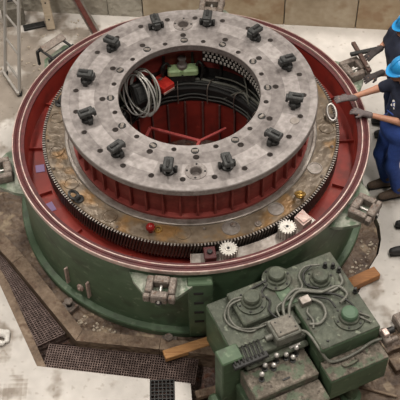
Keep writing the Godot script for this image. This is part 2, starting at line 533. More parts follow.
func camera_and_light() -> void:
	var cam := Camera3D.new()
	cam.name = "camera"
	add_child(cam)
	var right := Vector3(0.999272512517696, -0.01879114374024497, 0.03318642257768635)
	var up := Vector3(0.03755252426152314, 0.6366060466615905, -0.7702743337769272)
	var fw := Vector3(0.006652341554598188, -0.770960202780166, -0.6368485786126923)
	cam.transform = Transform3D(Basis(right, up, -fw), Vector3(0, 9.248937112442324, 7.802795993755312))
	cam.fov = rad_to_deg(2.0 * atan(200.0 / 1002.533))
	cam.far = 100.0
	var we := WorldEnvironment.new()
	we.name = "world"
	var env := Environment.new()
	env.background_mode = Environment.BG_COLOR
	env.background_color = Color(0.02, 0.02, 0.02)
	env.tonemap_mode = Environment.TONE_MAPPER_LINEAR
	env.tonemap_exposure = 1.0
	env.sdfgi_enabled = true
	env.ssao_enabled = true
	env.ssil_enabled = true
	we.environment = env
	add_child(we)
	# high-bay lamps under the hall ceiling
	for p in [[-4.5, -6.0], [4.5, -6.0], [-4.5, -1.0], [4.5, -1.0], [-4.5, 5.5], [4.5, 5.5]]:
		lamps.append(Vector3(p[0], 12.4, p[1]))
		var l := AreaLight3D.new()
		l.name = "lamp_light"
		l.area_size = Vector2(1.0, 3.6)
		l.light_energy = 54.0
		l.light_color = Color(1.0, 0.97, 0.93)
		l.area_range = 40.0
		l.area_attenuation = 2.0
		l.shadow_enabled = true
		add_child(l, true)
		l.position = Vector3(p[0], 12.36, p[1])
		l.rotation_degrees.x = -90.0

var lamps := []
const WA := Vector2(-1.79, -3.376)
const WD := Vector2(0.9911, 0.1334)

func wallpt(s: float, off := 0.0) -> Vector2:
	return WA + WD * s + Vector2(WD.y, -WD.x) * off

func setting() -> void:
	# pit: sunken stained slab round the front of the housing
	var pit := PackedVector2Array([Vector2(-3.4, -0.2), Vector2(-2.75, 0.35), Vector2(-2.206, 1.291), Vector2(-1.717, 2.352), Vector2(-0.525, 2.56), Vector2(-0.525, 3.6), Vector2(-0.265, 3.6), Vector2(-0.265, 2.6), Vector2(-0.10, 2.63), Vector2(-0.02, 4.4), Vector2(3.4, 4.4), Vector2(4.3, 1.2), Vector2(2.15, 2.02), Vector2(1.95, 2.10), Vector2(1.72, 1.72), Vector2(1.94, 1.28), Vector2(2.09, 1.05), Vector2(2.15, 0.85), Vector2(2.16, 0.65), Vector2(2.12, 0.42), Vector2(2.02, 0.2), Vector2(1.8, 0.0), Vector2(0, -0.1), Vector2(-1.9, -0.1)])
	var fl := structure("floor")
	for half in [[-13.0, 0.0], [0.0, 13.0]]:
		var rect := PackedVector2Array([Vector2(half[0], -13), Vector2(half[1], -13), Vector2(half[1], 13), Vector2(half[0], 13)])
		for poly in Geometry2D.clip_polygons(rect, pit):
			var g := G.new()
			g.prism(poly, -0.35, 0.0)
			put(g.mesh(9.0), "slab", M.floor, fl)
	var g := G.new()
	g.prism(PackedVector2Array([Vector2(-3.6, -0.4), Vector2(4.4, -0.4), Vector2(4.4, 4.6), Vector2(-3.6, 4.6)]), -0.35, -0.22)
	put(g, "trench_bed", M.trench, fl)
	# stained slab inside the kerb
	g = G.new()
	g.prism(PackedVector2Array([Vector2(-2.75, -0.15), Vector2(-2.62, 0.1), Vector2(-1.96, 0.93), Vector2(-1.24, 1.96), Vector2(-0.40, 2.10), Vector2(0.5, 2.24), Vector2(1.0, 3.4), Vector2(3.0, 3.4), Vector2(3.0, 1.75), Vector2(1.9, 2.06), Vector2(1.70, 1.72), Vector2(1.92, 1.27), Vector2(2.07, 1.04), Vector2(2.13, 0.84), Vector2(2.13, 0.65), Vector2(2.09, 0.42), Vector2(2.0, 0.2), Vector2(1.6, 0.02), Vector2(-1.6, -0.08)]), -0.22, -0.05)
	put(g, "stained_slab", M.mud, fl)
	# raised kerb
	var k := structure("trim_1")
	var kp := [Vector2(-2.62, 0.10), Vector2(-1.96, 0.93), Vector2(-1.24, 1.96), Vector2(-0.40, 2.10), Vector2(0.35, 2.22)]
	var ko := [Vector2(-2.76, 0.22), Vector2(-2.08, 1.03), Vector2(-1.31, 2.09), Vector2(-0.42, 2.235), Vector2(0.33, 2.36)]
	for i in 4:
		g = G.new()
		g.prism(PackedVector2Array([kp[i], kp[i + 1] - (kp[i + 1] - kp[i]).normalized() * 0.006, ko[i + 1] - (ko[i + 1] - ko[i]).normalized() * 0.006, ko[i]]), -0.22, 0.05)
		put(g, "kerb_stone", M.kerb, k)
	# outer kerb along the trench
	k = structure("trim_2")
	g = G.new()
	g.prism(PackedVector2Array([Vector2(-2.30, 1.11), Vector2(-2.206, 1.291), Vector2(-1.717, 2.352), Vector2(-1.62, 2.36), Vector2(-2.12, 1.25), Vector2(-2.22, 1.07)]), -0.22, -0.01)
	put(g, "kerb_stone", M.kerb, k)
	# trench gratings, left run and front run
	grating(Vector2(-2.50, 0.73), Vector2(-1.80, 2.12), Vector2(-2.08, 1.03), Vector2(-1.31, 2.09), "rusty brown fine-barred grating in the trench running diagonally beside the kerb", 0.027)
	grating(Vector2(-1.66, 2.345), Vector2(-0.06, 2.62), Vector2(-1.31, 2.09), Vector2(-0.42, 2.235), "dark brown fine-barred grating in the trench parallel to the concrete floor edge", 0.027)
	g = G.new()
	g.prism(PackedVector2Array([Vector2(-1.775, 2.15), Vector2(-1.40, 1.97), Vector2(-1.335, 2.075), Vector2(-1.60, 2.035), Vector2(-1.675, 2.33)]), -0.10, -0.06)
	tag(put(g, "corner_plate", M.grate), "brown steel corner plate joining the two trench gratings", "plate")
	square_grate()
	# low panel wall behind, concrete to the left of it
	var w := structure("wall_back")
	var seams := [1.19, 2.18, 3.17, 4.16, 5.15, 6.14]
	g = G.new()
	var a := wallpt(1.19, 0.045); var b := wallpt(13.0, 0.045); var c := wallpt(13.0, 0.4); var d := wallpt(1.19, 0.4)
	g.prism(PackedVector2Array([a, b, c, d]), 0.0, 0.60)
	put(g, "barrier_core", M.wall, w)
	g = G.new()
	a = wallpt(0.70, -0.02); b = wallpt(13.0, -0.02); c = wallpt(13.0, 0.42); d = wallpt(0.70, 0.42)
	g.prism(PackedVector2Array([a, b, c, d]), 0.60, 0.66)
	put(g, "coping", M.coping, w)
	for i in seams.size():
		g = G.new()
		var s0: float = seams[i] + 0.008
		var s1: float = seams[i] + 0.982
		g.prism(PackedVector2Array([wallpt(s0, 0.0), wallpt(s1, 0.0), wallpt(s1, 0.05), wallpt(s0, 0.05)]), 0.0, 0.60)
		put(g, "panel", M.panel[i % 2], w)
	g = G.new()
	g.prism(PackedVector2Array([wallpt(0.70, 0.0), wallpt(1.182, 0.0), wallpt(1.182, 0.4), wallpt(0.70, 0.4)]), 0.0, 0.60)
	put(g, "panel", M.wall, w)
	g = G.new()
	g.prism(PackedVector2Array([wallpt(-8.0, 0.0), wallpt(0.69, 0.0), wallpt(0.69, 0.4), wallpt(-8.0, 0.4)]), 0.0, 2.6)
	put(g, "concrete_wall", M.wall, w)
	# the hall round it
	for s in [["wall_left", Vector3(-13.15, 6.5, 0), Vector3(0.3, 13.6, 26.6)], ["wall_right", Vector3(13.15, 6.5, 0), Vector3(0.3, 13.6, 26.6)], ["wall_rear", Vector3(0, 6.5, -13.15), Vector3(26, 13.6, 0.3)], ["wall_front", Vector3(0, 6.5, 13.15), Vector3(26, 13.6, 0.3)], ["ceiling", Vector3(0, 13.15, 0), Vector3(26.6, 0.3, 26.6)]]:
		g = G.new()
		g.box(Vector3(), s[2], 0.01)
		var o := put(g, s[0], M.hall)
		o.position = s[1]
		o.set_meta("kind", "structure")
	for p in lamps:
		var t := thing("ceiling_light", "long white lamp panel hanging under the hall ceiling", "lamp", p, 0.0, "lamps under the hall ceiling")
		g = G.new(); g.box(Vector3(0, 0.05, 0), Vector3(1.1, 0.1, 3.7))
		put(g, "casing", M.alu, t)
		g = G.new(); g.box(Vector3(0, -0.01, 0), Vector3(1.0, 0.02, 3.6))
		put(g, "diffuser", M.lamp, t)
		g = G.new()
		for z in [-1.2, 1.2]: g.bar(Vector3(0, 0.1, z), Vector3(0, 0.62, z), 0.03, 0.03)
		put(g, "hanger", M.alu, t)

# bars run from the outer trench edge a-b square across to the kerb line k0-k1
func grating(a: Vector2, b: Vector2, k0: Vector2, k1: Vector2, label: String, step: float) -> void:
	var d := (b - a).normalized()
	var nrm := Vector2(d.y, -d.x)
	var t := thing("trench_grate", label, "grate", Vector3(a.x, -0.07, a.y))
	var L := a.distance_to(b)
	var g := G.new()
	var far := []
	for i in int(L / step) + 1:
		var p := a + d * (i * step)
		var hit = Geometry2D.line_intersects_line(p, nrm, k0, (k1 - k0).normalized())
		if hit == null: continue
		var e: Vector2 = hit - nrm * 0.015 - a
		var q := p - a + nrm * 0.01
		far.append([q, e])
		g.bar(Vector3(q.x, 0, q.y), Vector3(e.x, 0, e.y), 0.011, 0.03, 0.001)
	put(g, "bearing_bars", M.grate, t).set_meta("kind", "stuff")
	for w in 11:
		g = G.new()
		var p: Vector2 = far[0][0].lerp(far[0][1], w / 10.0)
		var q: Vector2 = far[-1][0].lerp(far[-1][1], w / 10.0)
		g.bar(Vector3(p.x, 0.004, p.y), Vector3(q.x, 0.004, q.y), 0.009, 0.03, 0.001)
		put(g, "cross_bar", M.grate, t)

func square_grate() -> void:
	var t := thing("drain_grate", "black square-mesh drain grate set into the pale concrete floor", "grate", Vector3(-0.395, -0.03, 3.06))
	for i in 7:
		var g := G.new()
		var x := -0.12 + i * 0.04
		g.bar(Vector3(x, 0, -0.5), Vector3(x, 0, 0.5), 0.012, 0.03, 0.002)
		put(g, "long_bar", M.dark, t)
	for i in 24:
		var g := G.new()
		var z := -0.49 + i * 0.0426
		g.bar(Vector3(-0.125, 0, z), Vector3(0.125, 0, z), 0.012, 0.028, 0.002)
		put(g, "cross_bar", M.dark, t)

# ---------------------------------------------------------------- housing
const STATIONS := [99.5, 167.0, 34.0, -25.0, -81.5, -138.0]

func housing() -> void:
	var t := thing("machine_housing", "large round green housing with a red painted rim and trough", "machine", Vector3(0, -0.05, 0))
	var o := Vector3(0, 0.05, 0)
	var g := G.new()
	g.lathe([Vector2(1.9, -0.04), Vector2(2.045, -0.04), Vector2(2.05, 0.035), Vector2(2.04, 0.05), Vector2(1.975, 0.06), Vector2(1.97, 0.12), Vector2(1.97, 1.02), Vector2(1.99, 1.03), Vector2(1.99, 1.05), Vector2(1.9, 1.05)], 128, 0, 360, o)
	put(g, "shell", M.green, t)
	g = G.new()
	g.lathe([Vector2(1.985, 1.05), Vector2(1.985, 1.094), Vector2(1.962, 1.098), Vector2(1.956, 1.090), Vector2(1.950, 1.090), Vector2(1.944, 1.098), Vector2(1.930, 1.098), Vector2(1.912, 1.098)], 128, 0, 360, o)
	g.lathe([Vector2(1.912, 1.098), Vector2(1.912, 1.078), Vector2(1.868, 1.074), Vector2(1.868, 1.05)], 128, 0, 360, o)
	put(g, "rim_flange", M.redrim, t)
	g = G.new()
	g.lathe([Vector2(2.0, 1.05), Vector2(2.0, 1.094), Vector2(1.996, 1.1), Vector2(1.987, 1.1), Vector2(1.985, 1.09)], 128, 0, 360, o)
	put(g, "outer_rim_edge", M.pale, t, "worn pale outer edge of the rim")
	g = G.new()
	g.lathe([Vector2(1.924, 1.09), Vector2(1.923, 1.102), Vector2(1.912, 1.102), Vector2(1.910, 1.078)], 128, 0, 360, o)
	put(g, "inner_rim_edge", M.pale, t, "bare pale inner edge of the rim")
	g = G.new()
	g.lathe([Vector2(1.868, 1.05), Vector2(1.862, 0.78), Vector2(1.30, 0.76), Vector2(1.30, 0.70), Vector2(1.9, 0.70)], 128, 0, 360, o)
	put(g, "trough", M.red, t)
	for i in 16:
		var th := i * 22.5 + 1.0
		g = G.new()
		g.t = Transform3D(Basis(Vector3.UP, -deg_to_rad(th)), o)
		g.box(Vector3(1.77, 0.795, 0), Vector3(0.185, 0.05, 0.016), 0.003)
		put(g, "trough_rib", M.red, t)
	# lilac tape patches on the trough floor
	for q in [[1.735, 171.4, 0.11], [1.775, 152.1, 0.13]]:
		g = G.new()
		g.t = Transform3D(Basis(Vector3.UP, -deg_to_rad(q[1])), o)
		g.box(Vector3(q[0], 0.781, 0), Vector3(0.10, 0.006, q[2]), 0.001)
		put(g, "tape_patch", M.tape, t, "lilac tape patch")
	# pale arc plate lying in the trough at the pinions
	g = G.new()
	g.lathe([Vector2(1.862, 0.94), Vector2(1.862, 0.99), Vector2(1.69, 0.99), Vector2(1.69, 0.94)], 24, 46, 91.5, o)
	put(g, "pinion_plate", M.lip, t, "pale steel plate under the pinions")
	for q in [[91.5], [46.0]]:
		g = G.new()
		g.t = Transform3D(Basis(Vector3.UP, -deg_to_rad(q[0])), o)
		g.box(Vector3(1.776, 0.965, 0), Vector3(0.172, 0.05, 0.012), 0.002)
		put(g, "plate_end", M.pale, t)
	# weld-on fins and bolt boss on the shell
	for th in [135.1, 126.0]:
		g = G.new()
		g.t = Transform3D(Basis(Vector3.UP, -deg_to_rad(th)), o)
		g.box(Vector3(1.99, 0.30, 0), Vector3(0.05, 0.27, 0.024), 0.006)
		put(g, "shell_fin", M.pale, t, "pale bare weld-on fin")
	g = G.new()
	g.t = Transform3D(Basis(Vector3.UP, -deg_to_rad(129.8)) * Basis(Vector3.FORWARD, PI / 2), pol(1.965, 129.8, 0.22) + o)
	g.cyl(Vector3(), 0.045, 0.03, 18)
	g.cyl(Vector3(0, 0.03, 0), 0.02, 0.02, 6)
	put(g, "bolt_boss", M.pale, t)
	# slotted column beside the drive unit
	g = G.new()
	g.t = Transform3D(Basis(Vector3.UP, -deg_to_rad(89.0)), o)
	g.box(Vector3(2.01, 0.5, 0), Vector3(0.13, 0.96, 0.26), 0.012)
	put(g, "stiffener_column", M.green, t)
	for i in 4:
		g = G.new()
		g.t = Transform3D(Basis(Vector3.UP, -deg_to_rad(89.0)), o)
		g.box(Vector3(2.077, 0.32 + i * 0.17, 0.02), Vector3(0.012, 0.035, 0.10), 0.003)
		put(g, "slot_shade", M.black, t)  # slots are not cut; black strips paint the shade inside them
	# bracket and gussets at every clamp station
	for th in STATIONS:
		g = G.new()
		g.t = Transform3D(Basis(Vector3.UP, -deg_to_rad(th)), o)
		g.prism(PackedVector2Array([Vector2(1.95, -0.36), Vector2(2.06, -0.30), Vector2(2.20, -0.17), Vector2(2.20, 0.17), Vector2(2.06, 0.30), Vector2(1.95, 0.36)]), 0.92, 0.965)
		put(g, "bracket_plate", M.worn, t)
		for z in [-0.16, 0.16]:
			g = G.new()
			g.t = Transform3D(Basis(Vector3.UP, -deg_to_rad(th)), o) * Transform3D(Basis(Vector3.RIGHT, -PI / 2), Vector3(0, 0, z - 0.014))
			# gusset outline in (radius, height): wide above, narrow below
			g.prism(PackedVector2Array([Vector2(1.96, -0.07), Vector2(2.04, -0.07), Vector2(2.04, -0.45), Vector2(2.18, -0.92), Vector2(1.96, -0.92)]), 0.0, 0.028)
			put(g, "gusset", M.green, t)
	# levelling jacks at the foot of the housing
	for q in [[131.4, "squat grey levelling jack at the housing foot under two weld-on fins"], [98.6, "squat grey levelling jack at the housing foot beside the end of a wooden plank"]]:
		var j := thing("levelling_jack", q[1], "jack", pol(2.135, q[0], -0.05), -q[0])
		g = G.new(); g.box(Vector3(0, 0.03, 0), Vector3(0.13, 0.06, 0.16)); put(g, "base", M.dull, j)
		g = G.new(); g.cyl(Vector3(0, 0.06, 0), 0.035, 0.06, 16); put(g, "screw", M.dark, j)
		g = G.new(); g.cyl(Vector3(0, 0.12, 0), 0.05, 0.025, 6); put(g, "nut", M.dull, j)

# ---------------------------------------------------------------- rotary table
const PLATE_Y := 1.629

func circle(c: Vector2, r: float, seg := 20) -> PackedVector2Array:
	var p := PackedVector2Array()
	for i in seg: p.append(c + Vector2(cos(TAU * i / seg), sin(TAU * i / seg)) * r)
	return p

func pv(r: float, th: float) -> Vector2:
	return Vector2(r * cos(deg_to_rad(th)), r * sin(deg_to_rad(th)))

func table() -> void:
	var t := thing("rotary_table", "rotary table with drilled grey steel top plate, red ribbed drum and brown toothed ring", "turntable", Vector3(0, 0.78, 0))
	var o := Vector3(0, -0.78, 0)
	# plate top with real holes
	var holes := []
	for i in 24: holes.append([pv(1.235, 4.6 + 15 * i), 0.031])
	for i in 12:
		holes.append([pv(0.94, -2.8 + 30 * i), 0.034])
		holes.append([pv(0.838, 12.4 + 30 * i), 0.028])
	for th in [88.1, -92.1]: holes.append([pv(1.13, th), 0.062])
	var g := G.new()
	g.t = Transform3D(Basis(), o)
	for ringdef in [[0.775, 1.09, 12.4], [1.09, 1.382, 4.6]]:
		for i in 24:
			var poly := PackedVector2Array()
			var a: float = ringdef[2] + 15.0 * i
			for k in 7: poly.append(pv(ringdef[0], a + 15.0 * k / 6))
			for k in 7: poly.append(pv(ringdef[1], a + 15.0 - 15.0 * k / 6))
			var parts := [poly]
			for h in holes:
				if h[0].distance_to(pv((ringdef[0] + ringdef[1]) * 0.5, a + 7.5)) > 0.45: continue
				var nxt := []
				for q in parts: nxt.append_array(Geometry2D.clip_polygons(q, circle(h[0], h[1])))
				parts = nxt
			for q in parts:
				var idx := Geometry2D.triangulate_polygon(q)
				for m in range(0, idx.size(), 3):
					g.tri(Vector3(q[idx[m]].x, PLATE_Y, q[idx[m]].y), Vector3(q[idx[m + 1]].x, PLATE_Y, q[idx[m + 1]].y), Vector3(q[idx[m + 2]].x, PLATE_Y, q[idx[m + 2]].y), Vector3.UP, Vector3.UP, Vector3.UP)
	var pm := StandardMaterial3D.new()
	pm.albedo_texture = plate_picture()
	pm.roughness = 0.48
	pm.metallic = 0.3
	var top := MeshInstance3D.new()
	top.name = "plate_face"
	top.mesh = g.mesh(2.8)
	top.material_override = pm
	t.add_child(top)
	# bores of the holes
	g = G.new()
	g.t = Transform3D(Basis(), o)
	for h in holes:
		g.lathe([Vector2(h[1], PLATE_Y), Vector2(h[1], PLATE_Y - (0.36 if h[0].length() > 1.05 else 0.13))], 20, 0, 360, Vector3(h[0].x, 0, h[0].y))
	put(g, "hole_bores", M.steel, t).set_meta("kind", "stuff")
	g = G.new()
	g.t = Transform3D(Basis(), o)
	g.lathe([Vector2(1.30, 1.548), Vector2(1.382, 1.548), Vector2(1.390, 1.556), Vector2(1.390, 1.621), Vector2(1.382, PLATE_Y)], 144)
	g.lathe([Vector2(0.775, PLATE_Y), Vector2(0.770, 1.624), Vector2(0.770, 1.548), Vector2(1.30, 1.548)], 96)
	put(g, "plate_edge", M.steel, t)
	# threaded plugs beside the inner holes
	for i in 12:
		g = G.new()
		g.t = Transform3D(Basis(Vector3.UP, -deg_to_rad(-2.4 + 30 * i)), o)
		g.lathe([Vector2(0.043, PLATE_Y), Vector2(0.041, PLATE_Y + 0.006), Vector2(0.034, PLATE_Y + 0.006), Vector2(0.032, PLATE_Y + 0.002), Vector2(0, PLATE_Y + 0.002)], 20, 0, 360, Vector3(0.852, 0, 0))
		var sp := put(g, "screw_plug", M.dark, t)
		g = G.new()
		g.t = Transform3D(Basis(Vector3.UP, -deg_to_rad(-2.4 + 30 * i + 20 * (i % 3))), o) * Transform3D(Basis(Vector3.UP, 0.0), Vector3())
		g.t.origin = o + pol(0.852, -2.4 + 30 * i, 0)
		g.box(Vector3(0, PLATE_Y + 0.005, 0), Vector3(0.036, 0.010, 0.066), 0.003)
		put(g, "slot_bar", M.lip, sp)
	# flanges round the two big bores
	for th in [88.1, -92.1]:
		g = G.new()
		var c := pol(1.13, th, 0) + o
		g.lathe([Vector2(0.115, PLATE_Y), Vector2(0.113, PLATE_Y + 0.006), Vector2(0.066, PLATE_Y + 0.006), Vector2(0.058, PLATE_Y - 0.004), Vector2(0.058, PLATE_Y - 0.10)], 32, 0, 360, c)
		put(g, "bore_flange", M.steel, t)
		for i in 4:
			g = G.new()
			g.cyl(c + Vector3(0.092 * cos(i * PI / 2 + 0.1), PLATE_Y + 0.004, 0.092 * sin(i * PI / 2 + 0.1)), 0.012, 0.008, 8, 0.002)
			put(g, "flange_screw", M.dark, t)
	g = G.new()
	g.cyl(pol(1.195, 23.6, PLATE_Y - 0.001) + o, 0.05, 0.008, 24)
	put(g, "round_cap", M.lip, t)
	# drum with ribs
	g = G.new()
	g.t = Transform3D(Basis(), o)
	g.lathe([Vector2(1.0, 1.09), Vector2(1.325, 1.09), Vector2(1.325, 1.125), Vector2(1.268, 1.13), Vector2(1.268, 1.52), Vector2(1.33, 1.52), Vector2(1.33, 1.549)], 128)
	g.lathe([Vector2(0.80, 1.548), Vector2(0.80, 1.50), Vector2(1.0, 1.48), Vector2(1.0, 1.09)], 96)
	put(g, "drum", M.drum, t)
	var rib := G.new()
	rib.box(Vector3(1.287, 1.325, 0), Vector3(0.05, 0.40, 0.022), 0.004)
	var rm := rib.mesh()
	for i in 45:
		var r := put(rm, "drum_rib", M.drum, t)
		r.position = o
		r.rotation_degrees.y = i * 8.0
	# toothed ring
	g = G.new()
	g.t = Transform3D(Basis(), o)
	g.lathe([Vector2(1.34, 0.86), Vector2(1.632, 0.86), Vector2(1.632, 1.078), Vector2(1.622, 1.0885), Vector2(1.41, 1.0885), Vector2(1.41, 1.07), Vector2(1.34, 1.07)], 144)
	put(g, "gear_ring", M.ring, t)
	g = G.new()
	g.t = Transform3D(Basis(), o)
	g.lathe([Vector2(1.412, 1.07), Vector2(1.412, 1.112), Vector2(1.404, 1.118), Vector2(1.374, 1.118), Vector2(1.368, 1.108), Vector2(1.368, 1.08)], 144)
	g.lathe([Vector2(1.368, 1.10), Vector2(1.30, 1.095)], 144)
	put(g, "ring_lip", M.lip, t)
	g = G.new()
	g.t = Transform3D(Basis(), o)
	var NT := 300
	for i in NT:
		var a := 360.0 * i / NT
		var w := 0.27
		var sk := 1.6
		var rr := [1.628, 1.628, 1.664, 1.664]
		var aw := [-w * 1.5, w * 1.5, w * 0.8, -w * 0.8]
		var lowp := []
		var hip := []
		for k in 4:
			lowp.append(pol(rr[k], a + sk + aw[k], 0.88))
			hip.append(pol(rr[k], a + aw[k], 1.082))
		var out := pol(1, a, 0)
		var tang := Vector3(-out.z, 0, out.x)
		g.quad(hip[0], hip[1], hip[2], hip[3], Vector3.UP)
		g.quad(lowp[2], lowp[3], hip[3], hip[2], out)
		g.quad(lowp[1], lowp[2], hip[2], hip[1], (tang + out * 0.3).normalized())
		g.quad(lowp[0], lowp[3], hip[3], hip[0], (-tang + out * 0.3).normalized())
	put(g, "gear_teeth", M.teeth, t).set_meta("kind", "stuff")
	g = G.new()
	g.t = Transform3D(Basis(), o)
	for i in NT:
		var a := 360.0 * i / NT
		g.t = Transform3D(Basis(Vector3.UP, -deg_to_rad(a)), o)
		g.box(Vector3(1.647, 1.0835, 0), Vector3(0.034, 0.006, 0.015), 0.002)
	put(g, "tooth_tips", M.lip, t).set_meta("kind", "stuff")
	# discs, nuts and fittings on the ring
	for q in [[1.511, 169.2, 0.085, "ring"], [1.51, 149.5, 0.085, "ring"], [1.512, 125.4, 0.085, "ring"], [1.53, -171.6, 0.085, "ring"], [1.49, 94.6, 0.095, "ring"], [1.50, 75.4, 0.098, "lip"], [1.495, 54.9, 0.088, "lip"], [1.49, 27.1, 0.085, "lip"], [1.527, 3.3, 0.088, "ring"], [1.51, -21.0, 0.085, "ring"], [1.51, -150.0, 0.085, "ring"]]:
		g = G.new()
		var c := pol(q[0], q[1], 0) + o
		var y := 1.0885
		g.lathe([Vector2(q[2], y), Vector2(q[2] - 0.003, y + 0.008), Vector2(q[2] - 0.014, y + 0.008), Vector2(q[2] - 0.018, y + 0.003), Vector2(0, y + 0.003)], 32, 0, 360, c)
		put(g, "round_cover", M[q[3]], t)
	for q in [[1.592, 13.7, 0.022], [1.56, 65.0, 0.04], [1.60, 160.0, 0.016], [1.60, 175.5, 0.016], [1.60, 120.0, 0.016], [1.45, 86.0, 0.016], [1.60, 30.0, 0.02]]:
		g = G.new()
		g.cyl(pol(q[0], q[1], 1.087) + o, q[2], 0.016, 6)
		g.cyl(pol(q[0], q[1], 1.10) + o, q[2] * 0.5, 0.014, 12)
		put(g, "hex_nut", M.dull, t)
	# red capped plug, dark corner on pale disc
	g = G.new()
	g.cyl(pol(1.47, 74.0, 1.095) + o, 0.034, 0.014, 16)
	put(g, "plug", M.dull, t)
	# eye bolts, shackle and fittings lifted from the ring: things of their own
	eye_bolt("lifting_eye", "dark steel lifting eye on the brown ring near two lilac tape patches", pol(1.565, 140.7, 1.0885), -140.7 + 50, M.jaw, 0.055)
	eye_bolt("lifting_eye", "dark lifting eye on the brown ring under the plate edge near the ladder", pol(1.56, -163.0, 1.0885), 100, M.dark, 0.06)
	eye_bolt("lifting_eye", "brass-coloured lifting eye on the brown ring between two pale round covers", pol(1.539, 42.8, 1.0885), -10, M.brass, 0.05)
	var rb := thing("ball_fitting", "small glossy dark red ball fitting with brass collar on the brown ring", "fitting", pol(1.519, 107.2, 1.0885))
	g = G.new()
	var prof := [Vector2(0, 0), Vector2(0.03, 0), Vector2(0.03, 0.02)]
	for i in 9: prof.append(Vector2(0.05 * cos(-0.9 + 2.47 * i / 8.0), 0.06 + 0.05 * sin(-0.9 + 2.47 * i / 8.0)))
	g.lathe(prof, 20)
	var rc := plain(rgb(126, 28, 26), 0.25)
	put(g, "ball", rc, rb)
	g = G.new()
	g.lathe([Vector2(0.04, 0), Vector2(0.04, 0.02), Vector2(0.028, 0.02)], 18, 0, 360, Vector3(0.075, 0, -0.01))
	g.box(Vector3(0.05, 0.01, -0.005), Vector3(0.06, 0.02, 0.03))
	put(g, "collar", M.brass, rb)
	var sh := thing("shackle", "bright oval steel shackle link standing on the brown ring below the gloved hand", "shackle", pol(1.59, -3.6, 1.0885), 8)
	g = G.new()
	var pts := []
	for i in 16:
		var a := TAU * i / 16
		pts.append(Vector3(0.05 * cos(a), 0.075 + 0.045 * sin(a), 0.02 - 0.085 * sin(a)))
	g.tube(pts, 0.016, 8, true, 3)
	put(g, "link", M.alu, sh)
	g = G.new()
	g.box(Vector3(0, 0.018, 0.03), Vector3(0.07, 0.036, 0.05), 0.008)
	put(g, "foot", M.dull, sh)
	# two pinions in mesh with the ring, one pale cover wedge
	pinion(pol(1.762, 79.0, 0.99), "pale toothed pinion with round bore beside a dark red block", 79.0)
	pinion(pol(1.762, 57.2, 0.99), "pale toothed pinion beside a pale wedge-shaped box", 57.2)
	var bl := thing("dark_red_block", "dark red steel block in the trough against the ring teeth", "block", pol(1.76, 85.2, 0.99), -85.2)
	g = G.new(); g.box(Vector3(0, 0.05, 0), Vector3(0.15, 0.10, 0.12)); put(g, "body", M.redrim, bl)
	g = G.new(); g.cyl(Vector3(0, 0.10, 0), 0.03, 0.025, 6); put(g, "bolt", M.dark, bl)
	var wb := thing("wedge_box", "pale wedge-shaped box in the trough next to a pinion", "box", pol(1.765, 50.6, 0.99), -50.6)
	g = G.new()
	g.prism(PackedVector2Array([Vector2(-0.075, -0.08), Vector2(0.08, -0.06), Vector2(0.085, 0.07), Vector2(-0.055, 0.06)]), 0, 0.12)
	put(g, "body", M.pale, wb)
	g = G.new(); g.box(Vector3(0.01, 0.127, 0), Vector3(0.12, 0.014, 0.10), 0.004); put(g, "lid", M.pale, wb)

func eye_bolt(called: String, label: String, at: Vector3, turn: float, m: Material, r: float) -> void:
	var t := thing(called, label, "lifting eye", at, turn)
	var g := G.new()
	g.lathe([Vector2(0, 0), Vector2(r, 0), Vector2(r, 0.015), Vector2(r * 0.5, 0.025), Vector2(r * 0.4, 0.05), Vector2(0, 0.05)], 20)
	put(g, "collar", m, t)
	g = G.new()
	var pts := []
	for i in 12: pts.append(Vector3(r * 0.95 * cos(TAU * i / 12), 0.045 + r * 0.5 * (1.0 + sin(TAU * i / 12)), r * 0.85 * (1.0 + sin(TAU * i / 12))))
	g.tube(pts, r * 0.3, 8, true, 3)
	put(g, "eye", m, t)

func pinion(at: Vector3, label: String, th: float) -> void:
	var t := thing("pinion", label, "gear", at, -th)
	var g := G.new()
	var outl := PackedVector2Array()
	var N := 18
	for i in N:
		for q in [[0.0, 0.076], [0.28, 0.076], [0.40, 0.095], [0.72, 0.095], [0.86, 0.076]]:
			var a: float = TAU * (i + q[0]) / N
			outl.append(Vector2(cos(a), sin(a)) * q[1])
	g.prism(outl, 0.0, 0.125)
	put(g, "toothed_wheel", M.pinion, t)
	g = G.new()
	g.lathe([Vector2(0.036, 0.125), Vector2(0.034, 0.131), Vector2(0.020, 0.131), Vector2(0.018, 0.126), Vector2(0, 0.126)], 20)
	put(g, "hub", M.pinion, t)
	g = G.new(); g.cyl(Vector3(0, 0.126, 0), 0.014, 0.008, 12, 0.002)
	put(g, "shaft_end", M.dark, t)

